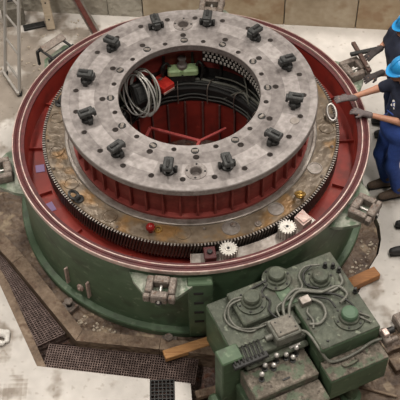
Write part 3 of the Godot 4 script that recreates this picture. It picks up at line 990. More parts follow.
func table_clamps() -> void:
	var proto: Node3D = null
	var nearby := ["beside the pale round cap", "toward the brass lifting eye", "beside the flanged bore, pinion side", "beside the flanged bore, red ball side", "toward the dark lifting eye by the tape", "toward the first lilac tape patch", "nearest the cable coil", "toward the open black bar frame", "beside the flanged bore nearest the red post", "beside the flanged bore over the perforated strip", "toward the worker's dark gloves", "toward the bright oval shackle"]
	var jitter := [0, 6, -4, 3, -7, 5, -3, 8, -5, 2, -6, 4]
	for i in 12:
		var th := 12.0 + 30.0 * i
		var at := pol(1.145, th, PLATE_Y)
		if proto == null:
			proto = thing("strap_clamp", "dark steel strap clamp on the grey plate, " + nearby[0], "clamp", at, -th, "clamps bolted round the top plate")
			var g := G.new()
			g.lathe([Vector2(0, 0), Vector2(0.064, 0), Vector2(0.064, 0.03), Vector2(0.046, 0.036), Vector2(0.044, 0.085), Vector2(0, 0.085)], 20)
			put(g, "foot", M.dark, proto)
			for s in [-1, 1]:
				g = G.new(); g.box(Vector3(-0.01, 0.035, s * 0.074), Vector3(0.05, 0.07, 0.032), 0.006)
				put(g, "side_lug", M.dark, proto)
			g = G.new()
			g.t = Transform3D(Basis(Vector3.FORWARD, 0.05), Vector3(0, 0.115, 0))
			g.box(Vector3(0.005, 0, 0), Vector3(0.165, 0.055, 0.10), 0.008)
			g.box(Vector3(-0.085, -0.03, 0), Vector3(0.03, 0.07, 0.07), 0.006)
			put(g, "bar", M.jaw, proto)
			g = G.new()
			g.box(Vector3(0.02, 0.152, 0), Vector3(0.10, 0.012, 0.03), 0.004)
			put(g, "slot_insert", M.dark, proto)
		else:
			again(proto, at, -th + jitter[i], "dark steel strap clamp on the grey plate, " + nearby[i])

# ---------------------------------------------------------------- inside the bore
func inside() -> void:
	var t := thing("inner_well", "dark red well wall with upright battens seen down through the plate opening", "well", Vector3(0, 0, 0))
	var g := G.new()
	g.lathe([Vector2(1.0, 1.09), Vector2(1.0, 0.92), Vector2(0.83, 0.92)], 96)
	put(g, "ledge", M.dark, t)
	g = G.new()
	g.lathe([Vector2(0.83, 0.70), Vector2(0.83, 0.0)], 96)
	put(g, "lower_wall", M.red, t)
	for i in 24:
		g = G.new()
		g.t = Transform3D(Basis(Vector3.UP, deg_to_rad(15.0 * i + 4.0)), Vector3())
		g.box(Vector3(0.818, 0.35, 0), Vector3(0.03, 0.68, 0.022), 0.003)
		put(g, "batten", M.batten, t)
	for i in 18:
		g = G.new()
		g.t = Transform3D(Basis(Vector3.UP, deg_to_rad(20.0 * i + 7.0)), Vector3())
		g.box(Vector3(0.985, 1.20, 0), Vector3(0.03, 0.54, 0.03), 0.003)
		put(g, "upper_batten", M.dark, t)
	g = G.new()
	g.cyl(Vector3(0, -0.04, 0), 0.84, 0.05, 64)
	put(g, "well_floor", M.trench, t)
	g = G.new()
	g.lathe([Vector2(0.845, 0.70), Vector2(0.82, 0.70), Vector2(0.815, 0.72), Vector2(0.815, 0.90), Vector2(0.83, 0.92)].map(func(p): return p), 96)
	put(g, "tray_band", M.black, t)
	# ring cables
	var q := thing("cable_ring", "bundle of dark cables running round the ledge inside the opening", "cables", Vector3(0, 0.92, 0))
	for d in [[0.86, 0.018, 0.018], [0.895, 0.016, 0.016], [0.93, 0.02, 0.02], [0.845, -0.06, 0.014], [0.80, -0.10, 0.012], [0.802, -0.16, 0.012]]:
		g = G.new()
		var pts := []
		for i in 40: pts.append(pol(d[0] + 0.008 * sin(i * 2.3 + d[0] * 40), 9.0 * i, d[1] + 0.006 * sin(i * 1.7)))
		g.tube(pts, d[2], 7, true, 2)
		put(g, "cable", M.cable if d[0] != 0.93 else M.hose, q)
	for i in 14:
		g = G.new()
		var a := 25.7 * i - 100.0
		g.tube([pol(0.79, a, -0.22), pol(0.79, a, 0.02), pol(0.86, a + 1, 0.06), pol(0.95, a + 2, 0.03)], 0.007, 6)
		put(g, "cable_tie", M.dull, q)
	# looser wires over the right side
	for w in [[[-70, 0.93, 0.10], [-52, 0.9, 0.16], [-35, 0.95, 0.08], [-18, 0.9, 0.03]], [[-60, 0.82, -0.10], [-42, 0.86, 0.10], [-25, 0.82, -0.12], [-5, 0.85, 0.02]], [[-50, 0.97, 0.30], [-40, 0.88, 0.12], [-32, 0.80, -0.18]], [[-25, 0.97, 0.28], [-18, 0.88, 0.10], [-8, 0.80, -0.2]]]:
		g = G.new()
		var pts := []
		for p in w: pts.append(pol(p[1], p[0], p[2]))
		g.tube(pts, 0.010, 6)
		put(g, "loose_wire", M.hose, q)
	# perforated strip
	var s := thing("perforated_strip", "black strip with two rows of white squares under the plate edge", "strip", Vector3(0, 1.40, 0))
	g = G.new()
	g.lathe([Vector2(0.806, -0.03), Vector2(0.79, -0.03), Vector2(0.79, 0.148), Vector2(0.806, 0.148)].map(func(p): return p), 40, -78, 24)
	g.lathe([Vector2(0.79, 0.148), Vector2(0.79, -0.03)], 40, -78, 24)
	put(g, "band", M.black, s)
	for row in 3:
		for i in 27:
			var a := -76.5 + i * 3.7 + (1.85 if row % 2 else 0.0)
			g = G.new()
			g.t = Transform3D(Basis(Vector3.UP, -deg_to_rad(a)), Vector3())
			g.box(Vector3(0.787, 0.118 - row * 0.055, 0), Vector3(0.008, 0.036, 0.027), 0.002)
			put(g, "white_square", M.strip, s)
	# green bracket with two lobes
	var b := thing("green_bracket", "pale green two-lobed bracket with a steel fitting on the inner ledge", "bracket", pol(0.92, -92.0, 0.92), 92.0)
	g = G.new()
	g.box(Vector3(0, 0.07, -0.04), Vector3(0.10, 0.14, 0.30), 0.01)
	put(g, "stand", M.dark, b)
	g = G.new()
	g.box(Vector3(0, 0.19, -0.13), Vector3(0.14, 0.10, 0.17), 0.02)
	g.box(Vector3(0, 0.19, 0.05), Vector3(0.14, 0.10, 0.19), 0.02)
	put(g, "lobes", M.lightgreen, b)
	g = G.new()
	g.lathe([Vector2(0, 0.10), Vector2(0.06, 0.10), Vector2(0.06, 0.14), Vector2(0.035, 0.15), Vector2(0.035, 0.22), Vector2(0.05, 0.225), Vector2(0.05, 0.24), Vector2(0, 0.24)], 20, 0, 360, Vector3(0.0, 0.14, -0.04))
	put(g, "fitting", M.steel, b)
	for z in [-0.24, 0.17]:
		g = G.new()
		g.tube([Vector3(0, 0.02, z), Vector3(-0.03, 0.24, z * 1.2), Vector3(0.01, 0.30, z * 0.95), Vector3(0.02, 0.23, z * 0.75)], 0.018, 7)
		put(g, "hose", M.dark, b)
	# red box on the ledge
	var r := thing("red_box", "bright red flat box with a pale front edge on the inner ledge", "box", pol(0.88, -110.5, 0.935), 40.0)
	g = G.new(); g.box(Vector3(0, 0.05, 0), Vector3(0.17, 0.10, 0.23), 0.006); put(g, "body", M.brightred, r)
	g = G.new(); g.box(Vector3(-0.005, 0.02, 0.118), Vector3(0.165, 0.03, 0.01), 0.002); put(g, "front_edge", M.pale, r)
	g = G.new(); g.box(Vector3(0.0, 0.103, -0.04), Vector3(0.05, 0.008, 0.03), 0.002); put(g, "latch", M.dull, r)
	# cable coil leaning at the left
	var c := thing("cable_coil", "coil of grey cable loops leaning inside the left of the plate opening", "coil", Vector3(-0.57, 0.93, -0.50))
	for i in 8:
		g = G.new()
		var pts := []
		var R := 0.245 - 0.014 * (i % 3)
		var axu := Vector3(0.72, 0.05 + 0.10 * sin(i * 2.1), 0.35 - 0.22 * cos(i * 1.7)).normalized()
		var axv := Vector3(-0.15 + 0.22 * sin(i * 1.3), 0.86, -0.50 + 0.12 * cos(i * 2.3)).normalized()
		for k in 18:
			var a := TAU * k / 18
			pts.append(Vector3(0.018 * (i - 3), 0.255 + 0.01 * sin(i * 2.0), 0.03 * (i % 3)) + axu * cos(a) * R * 0.74 + axv * sin(a) * R * 1.1)
		g.tube(pts, 0.0105, 7, true, 2)
		put(g, "loop", M.coil if i % 3 else M.hose, c)
	g = G.new()
	g.t = Transform3D(Basis(Vector3.UP, 0.5) * Basis(Vector3.RIGHT, -0.5), Vector3(0.0, 0.25, 0.01))
	g.box(Vector3(), Vector3(0.17, 0.24, 0.10), 0.014)
	var k := put(g, "connector_box", M.dark, c, "black connector box inside the loops")
	g = G.new()
	g.t = Transform3D(Basis(Vector3.UP, 0.5) * Basis(Vector3.RIGHT, -0.5), Vector3(0.0, 0.25, 0.01))
	g.box(Vector3(0.01, 0.0, 0.054), Vector3(0.11, 0.16, 0.012), 0.004)
	put(g, "cover", M.jaw, k)
	# red angle frame standing in the well
	var f := thing("angle_frame", "red angle-iron frame standing low inside the well", "frame", Vector3(-0.2, 0.012, -0.2))
	var cs := [Vector3(-0.28, 0.6, -0.27), Vector3(0.30, 0.6, -0.03), Vector3(0.20, 0.6, 0.25), Vector3(-0.38, 0.6, 0.02)]
	for i in 4:
		g = G.new(); g.bar(cs[i], cs[(i + 1) % 4], 0.035, 0.035); put(g, "rail", M.dullred, f)
		g = G.new(); g.bar(cs[i] * Vector3(1, 0, 1), cs[i], 0.03, 0.03); put(g, "leg", M.dullred, f)
	g = G.new(); g.bar(cs[1], Vector3(0.62, 0.6, -0.22), 0.03, 0.03); put(g, "arm", M.dullred, f)

# ---------------------------------------------------------------- clamps on the housing brackets
func station_clamps() -> void:
	var where := ["grey steel block clamp on the housing bracket above a wooden plank end", "grey steel block clamp on the housing bracket over the stained slab, opposite the workers", "rusty grey steel block clamp on the bracket between drive unit and worker's boots", "grey steel block clamp on the housing bracket under a worker's dark glove", "grey steel block clamp on the housing bracket in front of the tan panel wall"]
	var proto: Node3D = null
	for i in 5:
		var th: float = STATIONS[i]
		if proto == null:
			proto = thing("block_clamp", where[0], "clamp", pol(2.15, th, 0.966), -th, "block clamps round the housing")
			var g: G
			for s in [-1, 1]:
				g = G.new(); g.box(Vector3(-0.01, 0.055, s * 0.115), Vector3(0.20, 0.11, 0.07), 0.01); put(g, "side_bar", M.dull, proto)
			g = G.new(); g.box(Vector3(-0.075, 0.06, 0), Vector3(0.09, 0.10, 0.16), 0.012); put(g, "rear_jaw", M.dull, proto)
			g = G.new(); g.box(Vector3(0.115, 0.06, 0), Vector3(0.09, 0.115, 0.17), 0.012); put(g, "front_jaw", M.dull, proto)
			for s in [-1, 1]:
				g = G.new(); g.box(Vector3(0.12, 0.05, s * 0.125), Vector3(0.06, 0.09, 0.07), 0.01); put(g, "end_block", M.dull, proto)
			g = G.new()
			g.t = Transform3D(Basis(Vector3.FORWARD, PI / 2), Vector3(-0.04, 0.05, 0))
			g.cyl(Vector3(), 0.016, 0.22, 12); put(g, "screw", M.alu, proto)
			g = G.new()
			g.t = Transform3D(Basis(Vector3.FORWARD, PI / 2), Vector3(0.145, 0.03, 0))
			g.cyl(Vector3(), 0.035, 0.03, 6); put(g, "screw_head", M.dark, proto)
		else:
			again(proto, pol(2.15, th, 0.966), -th, where[i])

# ---------------------------------------------------------------- drive unit
func drive_unit() -> void:
	var base := Vector3(sin(deg_to_rad(UNIT_TURN)) * 2.6, -0.05, cos(deg_to_rad(UNIT_TURN)) * 2.6)
	var t := thing("drive_unit", "green drive gearbox unit with round covers and hoses against the round housing", "gearbox", base, UNIT_TURN)
	var o := Vector3(0, 0.05, -2.6)   # children are laid out as (across, height, distance from the table axis)
	var g := G.new(); g.t.origin = o
	var bx := func(called, m, u0, u1, y0, y1, v0, v1, e := 0.012):
		var q := G.new(); q.t.origin = o
		q.box(Vector3((u0 + u1) / 2.0, (y0 + y1) / 2.0, (v0 + v1) / 2.0), Vector3(u1 - u0, y1 - y0, v1 - v0), e)
		return put(q, called, m, t)
	bx.call("right_block", M.green, 0.0, 0.655, 0.05, 0.885, 2.06, 3.07)
	bx.call("right_deck", M.dusty, 0.006, 0.649, 0.885, 0.90, 2.066, 3.064, 0.006)
	bx.call("left_block", M.green, -0.77, 0.0, 0.15, 0.80, 2.06, 2.62)
	bx.call("left_deck", M.dusty, -0.764, 0.0, 0.80, 0.815, 2.066, 2.66, 0.006)
	bx.call("cover_plate", M.dusty, -0.55, 0.04, 0.815, 0.905, 2.085, 2.50, 0.012)
	bx.call("cover_rib", M.green, -0.10, 0.05, 0.905, 0.915, 2.10, 2.48, 0.004)
	bx.call("front_box", M.green, -0.005, 0.645, 0.30, 0.655, 3.07, 3.30)
	bx.call("front_box_lid", M.grime, 0.0, 0.64, 0.655, 0.675, 3.07, 3.295, 0.006)
	bx.call("console_column", M.green, -0.93, -0.70, 0.05, 0.87, 2.62, 2.80)
	bx.call("console_rail", M.dusty, -0.70, -0.02, 0.60, 0.80, 2.62, 2.80)
	bx.call("console_ledge", M.dusty, -0.70, -0.02, 0.70, 0.74, 2.80, 2.87)
	bx.call("console_desk", M.grime, -0.74, -0.06, 0.40, 0.66, 2.80, 3.16)
	bx.call("lower_desk", M.grime, -0.66, -0.06, 0.25, 0.56, 3.16, 3.40)
	bx.call("console_base", M.green, -0.78, -0.02, 0.03, 0.40, 2.62, 3.20)
	bx.call("base_lug", M.green, -1.04, -0.93, 0.02, 0.16, 2.66, 2.80, 0.03)
	# name strip slots on the ledge
	bx.call("rail_insert", M.alu, -0.22, -0.10, 0.74, 0.752, 2.82, 2.845, 0.003)
	# foot under the front box
	g = G.new(); g.t.origin = o
	g.lathe([Vector2(0, -0.05), Vector2(0.11, -0.05), Vector2(0.11, -0.02), Vector2(0.07, 0.0), Vector2(0.06, 0.30), Vector2(0, 0.30)], 24, 0, 360, Vector3(0.34, 0, 3.20))
	put(g, "foot", M.green, t)
	# motor domes
	for d in [[-0.37, 2.29, 0.905, "dusty"], [-0.02, 2.15, 0.915, "dusty"], [0.37, 2.35, 0.90, "dusty"], [0.415, 2.86, 0.90, "capgreen"]]:
		g = G.new()
		var at := Vector3(d[0], d[2], d[1]) + o
		g.lathe([Vector2(0.15, 0), Vector2(0.148, 0.02), Vector2(0.105, 0.024), Vector2(0.10, 0.05), Vector2(0.085, 0.06)], 28, 0, 360, at)
		var dm := put(g, "motor_flange", M.dusty, t)
		g = G.new()
		g.lathe([Vector2(0.085, 0.05), Vector2(0.084, 0.10), Vector2(0.075, 0.118), Vector2(0.05, 0.126), Vector2(0, 0.128)], 28, 0, 360, at)
		put(g, "cap", M[d[3]], dm)
		for i in 6:
			g = G.new()
			g.cyl(at + Vector3(0.127 * cos(i * TAU / 6), 0.018, 0.127 * sin(i * TAU / 6)), 0.012, 0.014, 6, 0.002)
			put(g, "bolt", M.dark, dm)
	# junction box
	var jb := bx.call("junction_box", M.hose, -0.345, -0.075, 0.80, 0.93, 2.56, 2.81, 0.012)
	g = G.new(); g.t.origin = o
	g.box(Vector3(-0.21, 0.938, 2.685), Vector3(0.225, 0.025, 0.20), 0.008)
	put(g, "lid", M.jbox, jb)
	for q in [[-0.28, 2.625], [-0.12, 2.625], [-0.28, 2.745], [-0.12, 2.745]]:
		g = G.new(); g.t.origin = o
		g.cyl(Vector3(q[0], 0.948, q[1]), 0.009, 0.008, 8, 0.002)
		put(g, "lid_screw", M.dark, jb)
	g = G.new(); g.t = Transform3D(Basis(Vector3.FORWARD, PI / 2), Vector3(-0.42, 0.86, 2.70) + o)
	g.cyl(Vector3(), 0.03, 0.11, 16)
	put(g, "cable_gland", M.hose, jb)
	# terminal comb on the console column
	for i in 8:
		g = G.new(); g.t.origin = o
		var u := -0.80 + i * 0.042
		g.tube([Vector3(u, 0.80, 2.86), Vector3(u, 0.845, 2.82), Vector3(u + 0.005, 0.86, 2.74), Vector3(u + 0.02, 0.83, 2.66)], 0.010, 6)
		put(g, "pipe", M.cable, t)
	bx.call("pipe_manifold", M.dark, -0.83, -0.46, 0.80, 0.835, 2.80, 2.87, 0.008)
	# lever switches on the desk
	for q in [[-0.60, 2.99, 0.10], [-0.52, 2.90, 0.07], [-0.44, 2.93, 0.06], [-0.38, 2.87, 0.11], [-0.28, 2.88, 0.07], [-0.23, 2.93, 0.06], [-0.17, 2.88, 0.12]]:
		g = G.new(); g.t.origin = o
		var at := Vector3(q[0], 0.66, q[1])
		g.lathe([Vector2(0, 0), Vector2(0.03, 0), Vector2(0.03, 0.012), Vector2(0.018, 0.016), Vector2(0.016, q[2]), Vector2(0, q[2])], 14, 0, 360, at)
		var kn := put(g, "knob_stem", M.dark, t)
		g = G.new(); g.t.origin = o
		g.lathe([Vector2(0.016, q[2] - 0.01), Vector2(0.026, q[2] + 0.005), Vector2(0.024, q[2] + 0.022), Vector2(0.012, q[2] + 0.032), Vector2(0, q[2] + 0.033)], 14, 0, 360, at)
		put(g, "knob_cap", M.alu, kn)
	# pull plate at the desk front
	bx.call("nameplate", M.dark, -0.42, -0.34, 0.655, 0.668, 3.07, 3.09, 0.002)
	# nipples at the back right corner and the right side
	for q in [[0.50, 2.22], [0.57, 2.26], [0.60, 2.33], [0.62, 2.62]]:
		g = G.new(); g.t.origin = o
		g.cyl(Vector3(q[0], 0.90, q[1]), 0.026, 0.03, 6)
		g.cyl(Vector3(q[0], 0.93, q[1]), 0.018, 0.045, 12)
		put(g, "nipple", M.dark, t)
	bx.call("small_box", M.lip, 0.055, 0.165, 0.90, 0.965, 2.47, 2.56, 0.006)
	for q in [[0.10, 3.0], [0.58, 2.98], [0.05, 2.7]]:
		g = G.new(); g.t.origin = o
		g.cyl(Vector3(q[0], 0.90, q[1]), 0.014, 0.012, 6)
		put(g, "screw", M.dark, t)
	g = G.new(); g.t.origin = o
	g.tube([Vector3(0.18, 0.675, 3.17), Vector3(0.20, 0.70, 3.22), Vector3(0.32, 0.70, 3.21), Vector3(0.34, 0.675, 3.16)], 0.012, 7)
	put(g, "lid_handle", M.grime, t)
	# hoses
	var hoses := [
		[[-0.12, 0.93, 2.62], [-0.05, 0.96, 2.50], [0.10, 0.95, 2.40], [0.30, 0.95, 2.50], [0.48, 0.94, 2.50], [0.53, 0.93, 2.62], [0.40, 0.96, 2.70]],
		[[-0.16, 0.93, 2.60], [-0.10, 0.95, 2.46], [0.08, 0.94, 2.36], [0.24, 0.93, 2.44], [0.40, 0.93, 2.52], [0.55, 0.93, 2.48], [0.58, 0.93, 2.38]],
		[[-0.20, 0.93, 2.60], [-0.18, 0.94, 2.47], [0.0, 0.94, 2.42], [0.16, 0.94, 2.36], [0.20, 0.93, 2.22], [0.30, 0.95, 2.16], [0.45, 0.95, 2.20]],
		[[-0.26, 0.90, 2.60], [-0.30, 0.84, 2.55], [-0.45, 0.84, 2.54], [-0.60, 0.84, 2.46], [-0.63, 0.86, 2.32], [-0.58, 0.92, 2.24], [-0.46, 0.95, 2.24]],
		[[-0.24, 0.90, 2.59], [-0.34, 0.83, 2.52], [-0.50, 0.83, 2.55], [-0.65, 0.84, 2.42], [-0.66, 0.85, 2.28], [-0.55, 0.93, 2.20], [-0.44, 0.95, 2.22]],
		[[-0.22, 0.92, 2.59], [-0.26, 0.93, 2.46], [-0.20, 0.92, 2.36], [-0.23, 0.92, 2.24], [-0.14, 0.94, 2.18]],
		[[-0.44, 0.94, 2.22], [-0.32, 0.925, 2.16], [-0.18, 0.93, 2.14], [-0.08, 0.95, 2.13]],
		[[0.30, 0.95, 2.45], [0.22, 0.925, 2.35], [0.25, 0.93, 2.22], [0.36, 0.96, 2.18]],
		[[0.18, 0.93, 2.52], [0.24, 0.94, 2.62], [0.22, 0.93, 2.74], [0.12, 0.92, 2.80], [0.03, 0.91, 2.76]],
		[[0.10, 0.93, 2.60], [0.07, 0.92, 2.64], [0.08, 0.92, 2.74], [0.04, 0.91, 2.82]],
		[[-0.09, 0.86, 2.75], [-0.03, 0.90, 2.84], [0.0, 0.86, 3.02], [0.06, 0.74, 3.12], [0.20, 0.70, 3.14], [0.38, 0.705, 3.13], [0.56, 0.72, 3.10], [0.70, 0.72, 3.12]],
		[[0.50, 0.95, 2.86], [0.56, 0.93, 2.90], [0.60, 0.92, 2.94]],
		[[0.49, 0.95, 2.90], [0.54, 0.93, 2.95], [0.58, 0.92, 3.0]],
		[[0.20, 0.93, 2.50], [0.32, 0.95, 2.60], [0.34, 0.95, 2.72]],
		[[0.24, 0.92, 2.46], [0.42, 0.94, 2.58], [0.50, 0.95, 2.74], [0.50, 0.95, 2.82]]]
	for i in hoses.size():
		g = G.new(); g.t.origin = o
		var pts := []
		for p in hoses[i]: pts.append(Vector3(p[0], p[1], p[2]))
		g.tube(pts, 0.016 if i in [0, 1, 8, 10] else 0.011, 8)
		put(g, "hose", M.cable if i in [5, 6, 7, 13, 14] else M.hose, t)
	# connector cluster at the right end
	var cn := bx.call("connector", M.dull, 0.66, 0.74, 0.66, 0.76, 3.02, 3.20, 0.012)
	g = G.new(); g.t.origin = o
	g.box(Vector3(0.70, 0.785, 3.10), Vector3(0.06, 0.05, 0.08), 0.008)
	put(g, "plug_cap", M.pale, cn)
	g = G.new(); g.t = Transform3D(Basis(Vector3.FORWARD, PI / 2), Vector3(0.74, 0.71, 3.06) + o)
	g.cyl(Vector3(), 0.035, 0.09, 12)
	put(g, "plug", M.dark, cn)
	g = G.new(); g.t = Transform3D(Basis(Vector3.FORWARD, PI / 2), Vector3(0.74, 0.71, 3.16) + o)
	g.cyl(Vector3(), 0.03, 0.07, 12)
	put(g, "plug", M.dull, cn)

# ---------------------------------------------------------------- loose things on the floor
func loose_things() -> void:
	var g: G
	# planks under the drive unit
	var p := plank("wooden_plank", "sawn light wooden plank sticking out under the drive unit by the drain grate", Vector3(-0.37, 0.03, 2.31), Vector3(0.25, 0.03, 2.115), 0.11, 0.07, M.wood)
	p = plank("wooden_plank", "split brown wooden plank end beside the dirt-filled pit edge", Vector3(2.02, 0.06, 1.36), Vector3(1.60, 0.06, 1.56), 0.13, 0.09, M.wood2)
	plank("wooden_plank", "long dark grey-brown beam lying in the trench under the drive unit", Vector3(-0.05, -0.10, 2.72), Vector3(0.34, -0.10, 2.62), 0.09, 0.06, M.kerb)
	plank("wooden_plank", "thin dark stick on the stained ground below the front box", Vector3(1.62, -0.03, 2.72), Vector3(2.02, -0.03, 2.86), 0.03, 0.03, M.kerb)
	plank("wooden_plank", "weathered brown sleeper along the pit at the drive unit's right end", Vector3(1.95, -0.02, 2.30), Vector3(2.85, -0.02, 1.95), 0.16, 0.10, M.mud)
	plank("wooden_plank", "second weathered sleeper parallel to the pit edge, farther from the pale floor", Vector3(2.02, -0.02, 2.52), Vector3(2.95, -0.02, 2.15), 0.16, 0.10, M.mud)
	# grey block at the right edge of the picture
	var b := thing("concrete_block", "small grey concrete block on the floor edge beside the drive unit connector", "block", Vector3(2.20, 0, 2.02), 22)
	g = G.new(); g.box(Vector3(0, 0.06, 0), Vector3(0.16, 0.12, 0.20), 0.012); put(g, "body", M.dull, b)
	g = G.new(); g.cyl(Vector3(0, 0.12, 0), 0.03, 0.02, 12); put(g, "lifting_insert", M.dark, b)
	# white block by the trench
	var wb := thing("plaster_lump", "rough white plaster lump at the trench edge", "plaster", Vector3(-2.12, 0, 2.02), -20)
	put(blob([[Vector3(-0.2, 0.05, -0.05), Vector3(0.0, 0.045, -0.06), 0.05, 0.045], [Vector3(-0.2, 0.04, 0.05), Vector3(0.03, 0.03, 0.05), 0.045, 0.03], [Vector3(-0.1, 0.07, 0), Vector3(-0.16, 0.06, 0.02), 0.05, 0.05], [Vector3(0.03, 0.03, -0.1), Vector3(0.07, 0.025, 0), 0.03, 0.025]], 0.014, 0.03), "lump", M.plaster, wb)
	# ladder leaning on the concrete wall
	var l := thing("ladder", "aluminium ladder with round rungs leaning against the concrete wall", "ladder", Vector3(-2.345, 0, -1.95))
	var fl := Vector3(-0.105, 0, -0.20); var fr := Vector3(0.115, 0, 0.20)
	var tl := Vector3(0.16, 2.35, -1.42); var tr := Vector3(0.34, 2.35, -1.20)
	for q in [[fl, tl], [fr, tr]]:
		g = G.new(); g.bar(q[0] + Vector3(0, 0.03, 0), q[1], 0.035, 0.06, 0.006); put(g, "stile", M.alu, l)
		g = G.new(); g.box(q[0] + Vector3(0, 0.02, 0), Vector3(0.06, 0.04, 0.08), 0.008); put(g, "rubber_foot", M.black, l)
	g = G.new(); g.bar(fl * 1.12 + Vector3(-0.02, 0.05, 0.02), fr * 1.12 + Vector3(-0.02, 0.05, 0.02), 0.035, 0.04); put(g, "stabiliser", M.alu, l)
	for i in 8:
		var k := 0.07 + i * 0.118
		g = G.new(); g.tube([fl.lerp(tl, k), fr.lerp(tr, k)], 0.016, 8); put(g, "rung", M.alu, l)
	# red steel channel leaning on the wall
	var rp := thing("red_post", "brownish red steel channel leaning against the concrete wall", "post", Vector3(-1.24, 0, -2.86))
	g = G.new(); g.bar(Vector3(0, 0.03, 0), Vector3(-0.78, 1.9, -0.40), 0.10, 0.025, 0.004, Vector3(0, 0, 1)); put(g, "web", M.redpost, rp)
	for s in [-1, 1]:
		g = G.new(); g.bar(Vector3(s * 0.052, 0.03, 0.025), Vector3(-0.78 + s * 0.052, 1.9, -0.375), 0.012, 0.07, 0.002, Vector3(0, 0, 1)); put(g, "flange", M.lip, rp)
	# pale wooden post
	var wp := thing("wooden_post", "pale drilled wooden post leaning against the concrete wall", "post", Vector3(-1.89, 0, -3.02))
	g = G.new(); g.bar(Vector3(0, 0.02, 0), Vector3(-0.12, 1.6, -0.30), 0.11, 0.06, 0.008, Vector3(0, 0, 1)); put(g, "timber", M.post, wp)
	for i in 5:
		g = G.new()
		var c := Vector3(0, 0.02, 0).lerp(Vector3(-0.12, 1.6, -0.30), 0.1 + i * 0.16) + Vector3(0, 0.006, 0.031)
		g.box(c, Vector3(0.022, 0.022, 0.012), 0.004); put(g, "plug", M.dark, wp)
	var db := plank("dark_board", "dark flat board on the floor behind the ladder", Vector3(-2.28, 0.02, -3.05), Vector3(-1.99, 0.02, -3.13), 0.10, 0.04, M.dark)
	# open clamp frame on the bracket towards the ladder
	var st := thing("clamp_frame", "open black bar frame with a grey plate on the housing bracket near the ladder", "frame", pol(2.155, -138.0, 0.966), 44.0)
	g = G.new(); g.t = Transform3D(Basis(Vector3.RIGHT, 0.35), Vector3(0.02, 0.12, -0.07)); g.box(Vector3(), Vector3(0.34, 0.025, 0.10), 0.004); put(g, "plate", M.dull, st)
	for z in [-0.13, 0.10]:
		g = G.new(); g.box(Vector3(0, 0.075, z), Vector3(0.40, 0.03, 0.032), 0.004); put(g, "long_bar", M.black, st)
	for x in [-0.15, 0.15]:
		g = G.new(); g.box(Vector3(x, 0.095, 0), Vector3(0.03, 0.02, 0.28), 0.003); put(g, "cross_bar", M.black, st)
	for x in [-0.18, 0.18]:
		g = G.new(); g.box(Vector3(x, 0.03, 0.10), Vector3(0.035, 0.06, 0.035), 0.003); put(g, "leg", M.black, st)
	g = G.new(); g.box(Vector3(-0.19, -0.03, -0.13), Vector3(0.03, 0.20, 0.03), 0.003); put(g, "long_leg", M.black, st)
	# dark machine case by the wall
	var tc := thing("tool_case", "grey tool case standing at the foot of the concrete wall", "case", Vector3(-2.42, 0, -3.22), 8)
	g = G.new(); g.box(Vector3(0, 0.16, 0), Vector3(0.30, 0.32, 0.20), 0.015); put(g, "body", M.jbox, tc)
	g = G.new(); g.tube([Vector3(-0.07, 0.32, 0), Vector3(-0.06, 0.37, 0), Vector3(0.06, 0.37, 0), Vector3(0.07, 0.32, 0)], 0.012, 7); put(g, "handle", M.black, tc)

func far_bars() -> void:
	for q in [[Vector3(1.99, 1.10, -1.27), Vector3(2.12, 1.10, -0.76), "long dark brown steel bar lying across the block clamp by the dark glove"], [Vector3(1.93, 1.11, -1.05), Vector3(2.32, 1.11, -1.15), "short black steel bar lying across the block clamp toward the pale floor"]]:
		var t := thing("steel_bar", q[2], "bar", (q[0] + q[1]) * 0.5)
		var g := G.new()
		g.bar((q[0] - q[1]) * 0.5 + Vector3(0, 0.025, 0), (q[1] - q[0]) * 0.5 + Vector3(0, 0.025, 0), 0.05, 0.04, 0.005)
		put(g, "bar", M.dark if q[2].begins_with("short") else M.rustbar, t)
		g = G.new()
		g.cyl((q[1] - q[0]) * 0.38 + Vector3(0, 0.045, 0), 0.022, 0.02, 6)
		put(g, "bolt_head", M.dull, t)

func debris() -> void:
	var rng := RandomNumberGenerator.new()
	rng.seed = 77
	var g := G.new()
	for i in 170:
		var p: Vector3
		if i < 90:
			p = pol(rng.randf_range(2.12, 2.24), rng.randf_range(103, 150), -0.05)
			var an := rad_to_deg(atan2(p.z, p.x))
			if p.x < -1.9 or absf(an - 131.4) < 5.0: continue
		elif i < 140: p = Vector3(rng.randf_range(-2.7, -1.5), 0, rng.randf_range(-3.2, -1.9))
		else:
			p = pol(rng.randf_range(2.1, 2.28), rng.randf_range(22, 36), -0.05)
		var s := rng.randf_range(0.006, 0.02)
		g.t = Transform3D(Basis(Vector3(rng.randf() - 0.5, 1, rng.randf() - 0.5).normalized(), rng.randf() * TAU), p + Vector3(0, s * 0.4, 0))
		g.box(Vector3(), Vector3(s * 2.0, s, s * 1.4), s * 0.25)
	var o := put(g, "debris", M.crumb)
	tag(o, "small pale crumbs of rubble scattered on the dirty ground", "rubble")
	o.set_meta("kind", "stuff")

func plank(called: String, label: String, a: Vector3, b: Vector3, w: float, h: float, m: Material) -> Node3D:
	var c := (a + b) * 0.5
	var t := thing(called, label, "plank" if called == "wooden_plank" else "board", Vector3(c.x, a.y - h * 0.5, c.z))
	var g := G.new()
	var up := Vector3(0, h * 0.5, 0)
	g.bar(a - c + up, b - c + up, w, h, 0.006)
	put(g, "timber", m, t)
	return t

